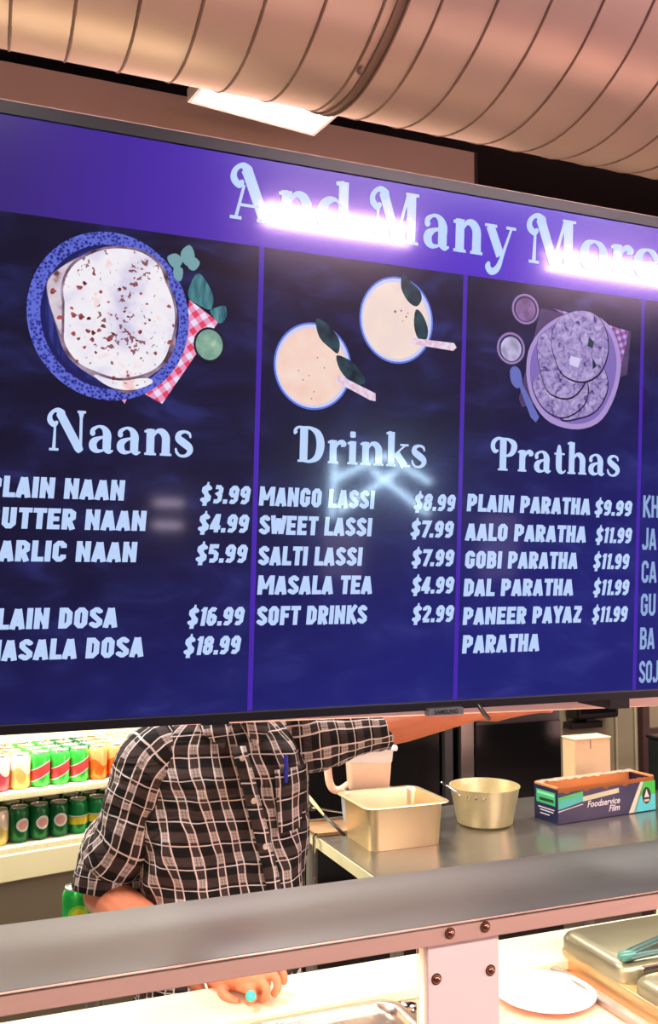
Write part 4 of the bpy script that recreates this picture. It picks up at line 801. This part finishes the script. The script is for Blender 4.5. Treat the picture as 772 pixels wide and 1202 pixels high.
for i, (x0, y0, x1, y1, m, lb) in enumerate(((.735, 1.44, .79, 1.33, BLACKP, 'black spoon handle lying between the serving pan and the bolted post'), (.775, 1.385, .745, 1.2, CREAM, 'cream spoon handle lying beside the bolted post'))):
    s = thing('serving_spoon', lb, 'spoon', (x0, y0, 1.038))
    obj('spoon_handle', tube(BM(), [(0, 0, .002), (x1-x0, y1-y0, .004)], [.0055, .005], 10, flat=.6), m, s, True)
    b = BM(); lathe(b, [(0, -.002), (.012, 0), (.017, .004), (.0165, .005), (.011, .002), (0, .0)], n=16); b.transform(Matrix.Translation((-(x1-x0)*.1, -(y1-y0)*.1+.004, -.004))); obj('spoon_bowl', b, CHROME, s, True)
bn = thing('side_card', 'pale cream card standing behind the cutting board at the far right', 'card', (1.45, 1.606, 1.05)); obj('card_face', box(BM(), -.07, .09, -.002, .002, 0, .045, .001), WHITEB, bn)
obj('card_foot', box(BM(), -.05, .05, -.01, .01, 0, .004), WHITEB, bn)

# ---------------------------------------------------------------- the man in the plaid shirt
SKIN = mat('warm_skin', (224, 136, 100), .5, 0, .1, 20, .05, 120, sss=.15)
CX, CY = .575, 2.06
pm = thing('person', 'man in a black and white plaid shirt leaning on the serving counter', 'person', (CX, CY, 0))
def loc(p): return Vector(p)-Vector((CX, CY, 0))
def oval(bm, rings, n=28, caps=True, uvl=None, folds=0, seed=0):
    """rings: (cx, cy, z, rx, ry, power)"""
    L = []
    for cx, cy, z, rx, ry in rings:
        lp = []
        for k in range(n):
            a = 2*PI*k/n; c, s = cos(a), sin(a); pw = .85
            lp.append((cx+rx*math.copysign(abs(c)**pw, c), cy+ry*math.copysign(abs(s)**pw, s), z))
        L.append(lp)
    skin_loops(bm, L, caps, caps); return L
# body: lofts of torso, neck, head, limbs and fingers fused into one surface by a voxel remesh
b = BM()
oval(b, [(0, .0, .80, .15, .11), (0, 0, .9, .165, .12), (0, 0, 1.0, .155, .125), (0, 0, 1.12, .15, .12), (0, 0, 1.25, .16, .115), (0, .0, 1.35, .165, .1), (0, .01, 1.41, .14, .08), (0, .01, 1.45, .07, .06)])
tube(b, [(0, .01, 1.4), (0, .0, 1.5), (0, -.01, 1.56)], [.062, .056, .054], 16)
oval(b, [(0, -.03, 1.5, .04, .05), (0, -.025, 1.52, .06, .075), (0, -.015, 1.56, .07, .092), (0, -.01, 1.61, .076, .1), (0, -.005, 1.66, .078, .102), (0, 0, 1.7, .07, .095), (0, 0, 1.73, .052, .072), (0, 0, 1.75, .02, .03)], 24)
tube(b, [(0, -.1, 1.635), (0, -.118, 1.605), (0, -.12, 1.595)], [.008, .012, .013], 10)
for s in (-1, 1): tube(b, [(s*.076, .005, 1.595), (s*.084, .01, 1.625), (s*.08, .012, 1.645)], [.008, .013, .01], 10, flat=.6)
for s in (-.012, .012): tube(b, [(s*1.7, -.102, 1.568), (0, -.108, 1.568+s*.35)], .007, 8)
for s in (-1, 1): tube(b, [(s*.085, 0, .86), (s*.09, -.01, .5), (s*.095, .01, .09)], [.085, .06, .042], 16); tube(b, [(s*.095, .03, .045), (s*.1, -.12, .035)], [.045, .04], 14, flat=.8)
SH = Vector((-.185, .0, 1.375)); EL = loc((0.3298, 2.1468, 1.0589)); WR = loc((0.4349, 1.6732, 1.0486))
tube(b, [Vector((-.12, .0, 1.375)), Vector((-.158, .005, 1.31)), Vector((-.195, .02, 1.2)), EL], [.05, .052, .05, .045], 16)
tube(b, [EL, EL.lerp(WR, .3), WR], [.046, .047, .03], 16)
# right hand: palm resting on the board, fingers curled toward the right and down
HP = [(0.4393, 1.6491, 1.057), (0.4597, 1.6072, 1.0741), (0.4847, 1.5696, 1.0803), (0.4964, 1.5542, 1.0788)]
tube(b, [loc(p) for p in HP], [.029, .034, .036, .03], 16, flat=.72, up=Vector((0, 1, .2)))
FG = [([(0.4876, 1.5891, 1.0936), (0.5238, 1.5687, 1.0986), (0.5383, 1.553, 1.0868), (0.5398, 1.5482, 1.0716)], .0085),
      ([(0.4846, 1.5692, 1.086), (0.5161, 1.5456, 1.0888), (0.5222, 1.5278, 1.0767), (0.5173, 1.5309, 1.0625)], .0085),
      ([(0.4757, 1.5595, 1.0772), (0.4969, 1.5323, 1.0802), (0.5006, 1.5209, 1.0691), (0.496, 1.5291, 1.0571)], .0083),
      ([(0.4668, 1.5592, 1.0704), (0.4757, 1.5306, 1.0733), (0.4784, 1.5248, 1.0644), (0.4736, 1.5328, 1.0551)], .0078),
      ([(0.4465, 1.6137, 1.058), (0.4426, 1.5776, 1.0559), (0.4492, 1.5591, 1.0526), (0.4583, 1.5501, 1.0506)], .009)]
for pts, r in FG: tube(b, catmull([loc(p) for p in pts], 4), [r*(1.05-.02*i) for i in range(13)], 12)
SH2 = Vector((.185, .0, 1.385)); EL2 = loc((0.9321, 2.03, 1.3969)); WR2 = loc((1.1273, 1.92, 1.4483)); 
tube(b, [Vector((.12, 0, 1.375)), (SH2+EL2)/2, EL2], [.05, .048, .043], 16); tube(b, [EL2, EL2.lerp(WR2, .3), WR2], [.042, .042, .028], 16)
d2 = (WR2-EL2).normalized(); pc = WR2+d2*.05
tube(b, [WR2, pc, WR2+d2*.095], [.026, .04, .038], 16, flat=.5, up=Vector((0, 1, 0)))
for q in range(4):
    o = Vector((0, 0, .028-.019*q)); st = WR2+d2*.08+o
    tube(b, catmull([st, st+d2*.045, st+d2*.075+Vector((0, -.012, 0)), st+d2*.085+Vector((0, -.03, 0))], 3), [.0095]*10, 10)
tube(b, [WR2+d2*.02+Vector((0, -.01, .02)), WR2+d2*.05+Vector((0, -.03, .045)), WR2+d2*.075+Vector((0, -.04, .055))], [.012, .0105, .009], 10)
bo = obj('body', b, SKIN, pm, True)
rm = bo.modifiers.new('fuse', 'REMESH'); rm.mode = 'VOXEL'; rm.voxel_size = .0026; rm.use_smooth_shade = True
sm_ = bo.modifiers.new('smooth', 'SMOOTH'); sm_.iterations = 3; sm_.factor = .5
HAIR = mat('dark_hair', (24, 18, 16), .6, 0, .2, 60, .3, 200)
b = BM(); oval(b, [(0, .02, 1.6, .08, .09), (0, .015, 1.66, .086, .1), (0, .008, 1.71, .08, .1), (0, .004, 1.75, .06, .078), (0, 0, 1.77, .02, .03)], 24); obj('hair', b, HAIR, pm, True)
for s in (-1, 1):
    b = BM(); bmesh.ops.create_uvsphere(b, u_segments=14, v_segments=10, radius=.011); b.transform(Matrix.Translation((s*.031, -.096, 1.637))); ey = obj('eye', b, mat('eye_white', (230, 226, 220), .2), pm, True)
    b = BM(); bmesh.ops.create_uvsphere(b, u_segments=10, v_segments=8, radius=.0055); b.transform(Matrix.Translation((s*.031, -.1035, 1.637))); obj('iris', b, BLACKP, ey, True)
    b = BM(); tube(b, [(s*.046, -.096, 1.656), (s*.03, -.103, 1.661), (s*.015, -.102, 1.658)], .004, 8, flat=.6); obj('eyebrow', b, HAIR, pm, True)

def plaid():
    m = bpy.data.materials.new('plaid_cotton'); nt, p = nodes(m); uv = N(nt, 'ShaderNodeUVMap'); sp = N(nt, 'ShaderNodeSeparateXYZ')
    tw = N(nt, 'ShaderNodeTexNoise'); tw.inputs['Scale'].default_value = 7; tw.inputs['Detail'].default_value = 2; tcw = N(nt, 'ShaderNodeTexCoord'); nt.links.new(tcw.outputs['Object'], tw.inputs[0])
    vs1 = N(nt, 'ShaderNodeVectorMath'); vs1.operation = 'SCALE'; vs1.inputs[3].default_value = .03; nt.links.new(tw.outputs[1], vs1.inputs[0])
    va = N(nt, 'ShaderNodeVectorMath'); va.operation = 'ADD'; nt.links.new(uv.outputs[0], va.inputs[0]); nt.links.new(vs1.outputs[0], va.inputs[1]); nt.links.new(va.outputs[0], sp.inputs[0])
    PT = 1/.048
    def axis(s, off):
        f = mt(nt, 'FRACT', mt(nt, 'MULTIPLY_ADD', s, PT, off))
        band = mt(nt, 'LESS_THAN', f, .42)
        edge = mt(nt, 'MAXIMUM', mt(nt, 'COMPARE', f, .03, .03), mt(nt, 'COMPARE', f, .40, .03))
        thin = mt(nt, 'MAXIMUM', mt(nt, 'COMPARE', f, .155, .018), mt(nt, 'COMPARE', f, .28, .018))
        mid = mt(nt, 'COMPARE', f, .72, .014)
        return band, edge, thin, mid
    bu, eu, tu, mu = axis(sp.outputs[0], .1); bv, ev, tv_, mv = axis(sp.outputs[1], .3)
    c = mixc(nt, mt(nt, 'MULTIPLY', bu, .9), s2l((7, 5, 6)), s2l((74, 62, 60)))
    c = mixc(nt, mt(nt, 'MULTIPLY', bv, .4), c, s2l((100, 82, 80)))
    c = mixc(nt, mt(nt, 'MULTIPLY', mt(nt, 'MULTIPLY', bu, bv), .75), c, s2l((226, 214, 210)))
    c = mixc(nt, mt(nt, 'MULTIPLY', tu, .55), c, s2l((34, 28, 30))); c = mixc(nt, mt(nt, 'MULTIPLY', mt(nt, 'MULTIPLY', tv_, bu), .4), c, s2l((40, 34, 36)))
    c = mixc(nt, mt(nt, 'MULTIPLY', mt(nt, 'MAXIMUM', mt(nt, 'MULTIPLY', eu, .9), mt(nt, 'MULTIPLY', mt(nt, 'COMPARE', mt(nt, 'FRACT', mt(nt, 'MULTIPLY_ADD', sp.outputs[1], PT, .3)), .85, .028), .8)), 1), c, s2l((252, 242, 238)))
    nt.links.new(c, p.inputs['Base Color']); p.inputs['Roughness'].default_value = .85
    nb = N(nt, 'ShaderNodeTexNoise'); nb.inputs['Scale'].default_value = 900; bp = N(nt, 'ShaderNodeBump'); bp.inputs['Strength'].default_value = .15; bp.inputs['Distance'].default_value = .001
    tc = N(nt, 'ShaderNodeTexCoord'); nt.links.new(tc.outputs['Object'], nb.inputs[0]); nt.links.new(nb.outputs[0], bp.inputs['Height'])
    mpf = N(nt, 'ShaderNodeMapping'); mpf.inputs['Rotation'].default_value = (0, R(35), 0); mpf.inputs['Scale'].default_value = (3, 2, 9); nt.links.new(tc.outputs['Object'], mpf.inputs[0])
    nf = N(nt, 'ShaderNodeTexNoise'); nf.inputs['Scale'].default_value = 1.6; nf.inputs['Detail'].default_value = 3; nf.inputs['Distortion'].default_value = 1; nt.links.new(mpf.outputs[0], nf.inputs[0])
    b2 = N(nt, 'ShaderNodeBump'); b2.inputs['Strength'].default_value = .9; b2.inputs['Distance'].default_value = .03; nt.links.new(nf.outputs[0], b2.inputs['Height']); nt.links.new(bp.outputs[0], b2.inputs['Normal']); nt.links.new(b2.outputs[0], p.inputs['Normal'])
    return m
PLAID = plaid()
def cloth(name, rings, centers, parent, uoff=0, warp=.006, freq=9, seed=0, closed=True, mat_=None, stag=1.0, skip=None, shu=0, shv=0, vk=1.15):
    """rings: list of closed loops of Vector; adds folds, UVs in metres (around, along)"""
    bm = BM(); uvl = bm.loops.layers.uv.new('UVMap'); n = len(rings[0]); R_ = len(rings)
    disp = []
    for i, (lp, c) in enumerate(zip(rings, centers)):
        row = []
        for p in lp:
            p = Vector(p); d = (p-Vector(c)); d.normalize()
            q = Vector((p.x*freq+seed, p.y*freq, p.z*freq*stag))
            f = noise.noise(q)*warp+abs(noise.noise(q*2.3+Vector((5, 1, seed))))*-warp*.7+noise.noise(q*4.5)*warp*.25
            row.append(p+d*f)
        disp.append(row)
    V = [[bm.verts.new(p) for p in row] for row in disp]
    mid = R_//2; us = [0]
    for k in range(n): us.append(us[-1]+(Vector(rings[mid][(k+1) % n])-Vector(rings[mid][k])).length)
    vs = [0]
    for i in range(R_-1): vs.append(vs[-1]+(Vector(centers[i+1])-Vector(centers[i])).length)
    for i in range(R_-1):
        for k in range(n):
            if skip and skip(i, k): continue
            f = bm.faces.new((V[i][k], V[i][(k+1) % n], V[i+1][(k+1) % n], V[i+1][k]))
            for l, (ii, kk) in zip(f.loops, ((i, k), (i, k+1), (i+1, k+1), (i+1, k))): l[uvl].uv = (us[kk]+uoff-shu*vs[ii], vs[ii]*vk+shv*rings[ii][kk % n][0])
    bmesh.ops.recalc_face_normals(bm, faces=bm.faces)
    o = obj(name, bm, mat_ or PLAID, parent, 80); sd = o.modifiers.new('thick', 'SOLIDIFY'); sd.thickness = .0022; sd.offset = 0
    return o
def interp(keys, n):
    P = [Vector(k[0]) for k in keys]; out = []
    cr = catmull([Vector((i, 0, 0)) for i in range(len(keys))], 1)
    for s in range(n):
        t = s/(n-1)*(len(keys)-1); i = min(int(t), len(keys)-2); f = t-i
        row = []
        for j in range(len(keys[0])):
            a = [keys[max(i-1, 0)][j], keys[i][j], keys[i+1][j], keys[min(i+2, len(keys)-1)][j]]
            row.append(.5*(2*a[1]+(a[2]-a[0])*f+(2*a[0]-5*a[1]+4*a[2]-a[3])*f*f+(3*a[1]-a[0]-3*a[2]+a[3])*f**3) if not hasattr(a[0], 'x') else a[1].lerp(a[2], f))
        out.append(row)
    return out
# torso keys: z, rx, ry, cx, cy   (from hem up to the collar)
def interpn(keys, n):
    out = []
    for s in range(n):
        t = s/(n-1)*(len(keys)-1); i = min(int(t), len(keys)-2); f = t-i
        A = [keys[max(i-1, 0)], keys[i], keys[i+1], keys[min(i+2, len(keys)-1)]]
        out.append([.5*(2*b+(c-a)*f+(2*a-5*b+4*c-d)*f*f+(3*b-a-3*c+d)*f**3) for a, b, c, d in zip(*A)])
    return out
TK = [(.78, .205, .165, -.005, 0), (.9, .2, .16, -.005, -.005), (1.0, .19, .165, -.003, -.01), (1.1, .18, .165, 0, -.012), (1.2, .182, .155, 0, -.008), (1.3, .192, .14, 0, 0), (1.37, .195, .125, 0, .004), (1.41, .175, .11, 0, .008), (1.445, .13, .09, 0, .01), (1.468, .085, .075, 0, .01), (1.475, .072, .068, 0, .008)]
n = 72; rings = []; cen = []
for z, rx, ry, cx, cy in interpn(TK, 62):
    lp = []
    for k in range(n):
        a = 2*PI*k/n+PI/2; c, s = cos(a), sin(a)
        lp.append((cx+rx*math.copysign(abs(c)**.82, c), cy+ry*math.copysign(abs(s)**.9, s), z))
    rings.append(lp); cen.append((cx, cy, z))
# open V at the throat, front is k = n/2
shirt = cloth('shirt', rings, cen, pm, warp=.03, freq=5.5, stag=.7, seed=2, shu=-.22, shv=0, skip=lambda i, k: i > 52 and abs(k-n/2+.5) < (i-51)*.42)
def sleeve(name, keys, n=40, m=34, uo=0, seed=0, warp=.008, freq=11, up=Vector((0, 1, 0))):
    K = interpn([(*p, r, r2) for p, r, r2 in keys], m); P = [Vector(k[:3]) for k in K]; rings = []; last = None
    for i, k in enumerate(K):
        t = (P[min(i+1, m-1)]-P[max(i-1, 0)]).normalized()
        a = t.cross(up) if last is None else last-t*last.dot(t); a.normalize(); last = a; b_ = t.cross(a)
        rings.append([P[i]+a*cos(2*PI*q/n)*k[3]+b_*sin(2*PI*q/n)*k[4] for q in range(n)])
    return cloth(name, rings, P, shirt, uo, warp, freq, seed)
sleeve('sleeve', [((-.1, .008, 1.385), .07, .078), ((-.15, .004, 1.35), .082, .09), ((-.178, .01, 1.28), .081, .09), ((-.2, .02, 1.2), .08, .088), ((EL.x+.022, EL.y-.01, EL.z+.085), .08, .084), ((EL.x+.01, EL.y-.012, EL.z+.012), .084, .084)], seed=4, warp=.012)
A = Vector((.12, .01, 1.375)); B = EL2+(EL2-SH2).normalized()*.03
sleeve('sleeve', [(A, .075, .075), (A.lerp(B, .25), .076, .08), (A.lerp(B, .5), .064, .072), (A.lerp(B, .75), .056, .06), (A.lerp(B, .93), .052, .054), (B, .05, .052)], seed=9, uo=.02, warp=.010, up=Vector((0, 1, 0)))
# placket, buttons, collar, pocket
def PX(z): return max(-.01, min(.075, (1.385-z)*.22))
def front(z, x=0, off=.0):   # front surface of the shirt
    best = None
    for (zz, rx, ry, cx, cy) in interpn(TK, 200):
        if best is None or abs(zz-z) < abs(best[0]-z): best = (zz, rx, ry, cx, cy)
    zz, rx, ry, cx, cy = best; q = min(abs((x-cx)/rx), .999)
    s = (1-q**(1/.82*2))**.5
    return Vector((x, cy-ry*s**.9-off, z))
b = BM(); uvl = b.loops.layers.uv.new('UVMap'); prev = None
for i in range(50):
    z = .8+i*.0122; row = [b.verts.new(front(z, x+PX(z), .012)) for x in (-.016, 0, .016)]
    if prev:
        for q in (0, 1):
            f = b.faces.new((prev[q], prev[q+1], row[q+1], row[q]))
            for l, (uu, vv) in zip(f.loops, ((q, i-1), (q+1, i-1), (q+1, i), (q, i))): l[uvl].uv = (.01+uu*.014, vv*.0122+.013)
    prev = row
pk = obj('placket', b, PLAID, shirt, True); sd = pk.modifiers.new('thick', 'SOLIDIFY'); sd.thickness = .003
for z in (.93, 1.02, 1.11, 1.2, 1.29, 1.375):
    bt = lathe(BM(), [(0, .002), (.004, .002), (.0058, .003), (.0062, .0012), (.005, 0)], n=14); bt.transform(Matrix.Translation(front(z, PX(z), .0145)) @ Matrix.Rotation(PI/2, 4, 'X')); obj('button', bt, mat('button_white', (226, 214, 206), .3), shirt, True)
for s in (-1, 1):
    b = BM(); uvl = b.loops.layers.uv.new('UVMap'); pts = [(s*.012, -.1, 1.44), (s*.035, -.125, 1.395), (s*.075, -.1, 1.425), (s*.08, -.03, 1.47), (s*.07, .05, 1.49), (s*.0, .085, 1.495), (s*.0, .075, 1.52), (s*.06, .03, 1.52), (s*.065, -.04, 1.495)]
    f = b.faces.new([b.verts.new(p) for p in pts]); 
    for l in f.loops: l[uvl].uv = (l.vert.co.x+.2, l.vert.co.z+l.vert.co.y)
    bmesh.ops.triangulate(b, faces=[f]); o = obj('collar', b, PLAID, shirt, True); sd = o.modifiers.new('thick', 'SOLIDIFY'); sd.thickness = .004
b = BM(); uvl = b.loops.layers.uv.new('UVMap'); g = [[b.verts.new(front(1.22+.125*j/6, .075+.09*i/6, .011)) for i in range(7)] for j in range(7)]
for j in range(6):
    for i in range(6):
        f = b.faces.new((g[j][i], g[j][i+1], g[j+1][i+1], g[j+1][i]))
        for l in f.loops: l[uvl].uv = (l.vert.co.x+.013, l.vert.co.z+.02)
pk = obj('pocket', b, PLAID, shirt, True); sd = pk.modifiers.new('thick', 'SOLIDIFY'); sd.thickness = .002
fp = front(1.34, .1, .016)+Vector((CX, CY, 0))
pn = thing('pen', 'blue pen clipped in the chest pocket of the plaid shirt', 'pen', fp)
BLUE = mat('blue_pen', (50, 60, 210), .3); obj('pen_barrel', tube(BM(), [(0, 0, -.02), (0, 0, .03)], .0045, 10), BLUE, pn, True); obj('pen_clip', box(BM(), -.001, .001, -.0065, -.0045, -.012, .028), BLUE, pn)
# wrist band and ring
def ringat(name, p, q, r, w_, m, parent, label=None):
    d = (Vector(q)-Vector(p)).normalized(); up = Vector((0, 0, 1)); a = d.cross(up).normalized(); c = d.cross(a)
    b = BM(); skin_loops(b, [[Vector(p)+d*t+(a*cos(2*PI*k/28)+c*sin(2*PI*k/28))*rr for k in range(28)] for t, rr in ((-w_, r), (-w_*.5, r+.0015), (w_*.5, r+.0015), (w_, r))]); o = obj(name, b, m, parent, True)
    sd = o.modifiers.new('thick', 'SOLIDIFY'); sd.thickness = .002; return o
wb = ringat('wrist_band', loc((0.4531, 1.6324, 1.0612)), loc((0.4612, 1.6125, 1.0676)), .0335, .003, mat('white_band', (245, 240, 236), .5), pm)
wb['label'] = 'thin white band round the wrist'
b = BM(); bmesh.ops.create_uvsphere(b, u_segments=14, v_segments=8, radius=.0085); b.transform(Matrix.Translation(loc((0.4704, 1.5133, 1.0729)))); rg = obj('ring_stone', b, mat('turquoise_stone', (60, 214, 206), .25), pm, True); rg['label'] = 'turquoise ring stone'
# trousers and shoes
TR = mat('dark_trousers', (28, 28, 34), .8, 0, .1)
b = BM(); oval(b, [(0, .0, .72, .165, .125), (0, 0, .8, .172, .13), (0, 0, .92, .175, .13)], 28)
for s in (-1, 1): tube(b, [(s*.085, 0, .82), (s*.09, -.005, .5), (s*.095, .01, .1)], [.098, .076, .062], 18)
obj('trousers', b, TR, pm, True)
for s in (-1, 1): b = BM(); tube(b, [(s*.095, .04, .052), (s*.1, -.13, .044)], [.051, .044], 16, flat=.85); obj('shoe', b, BLACKP, pm, True)
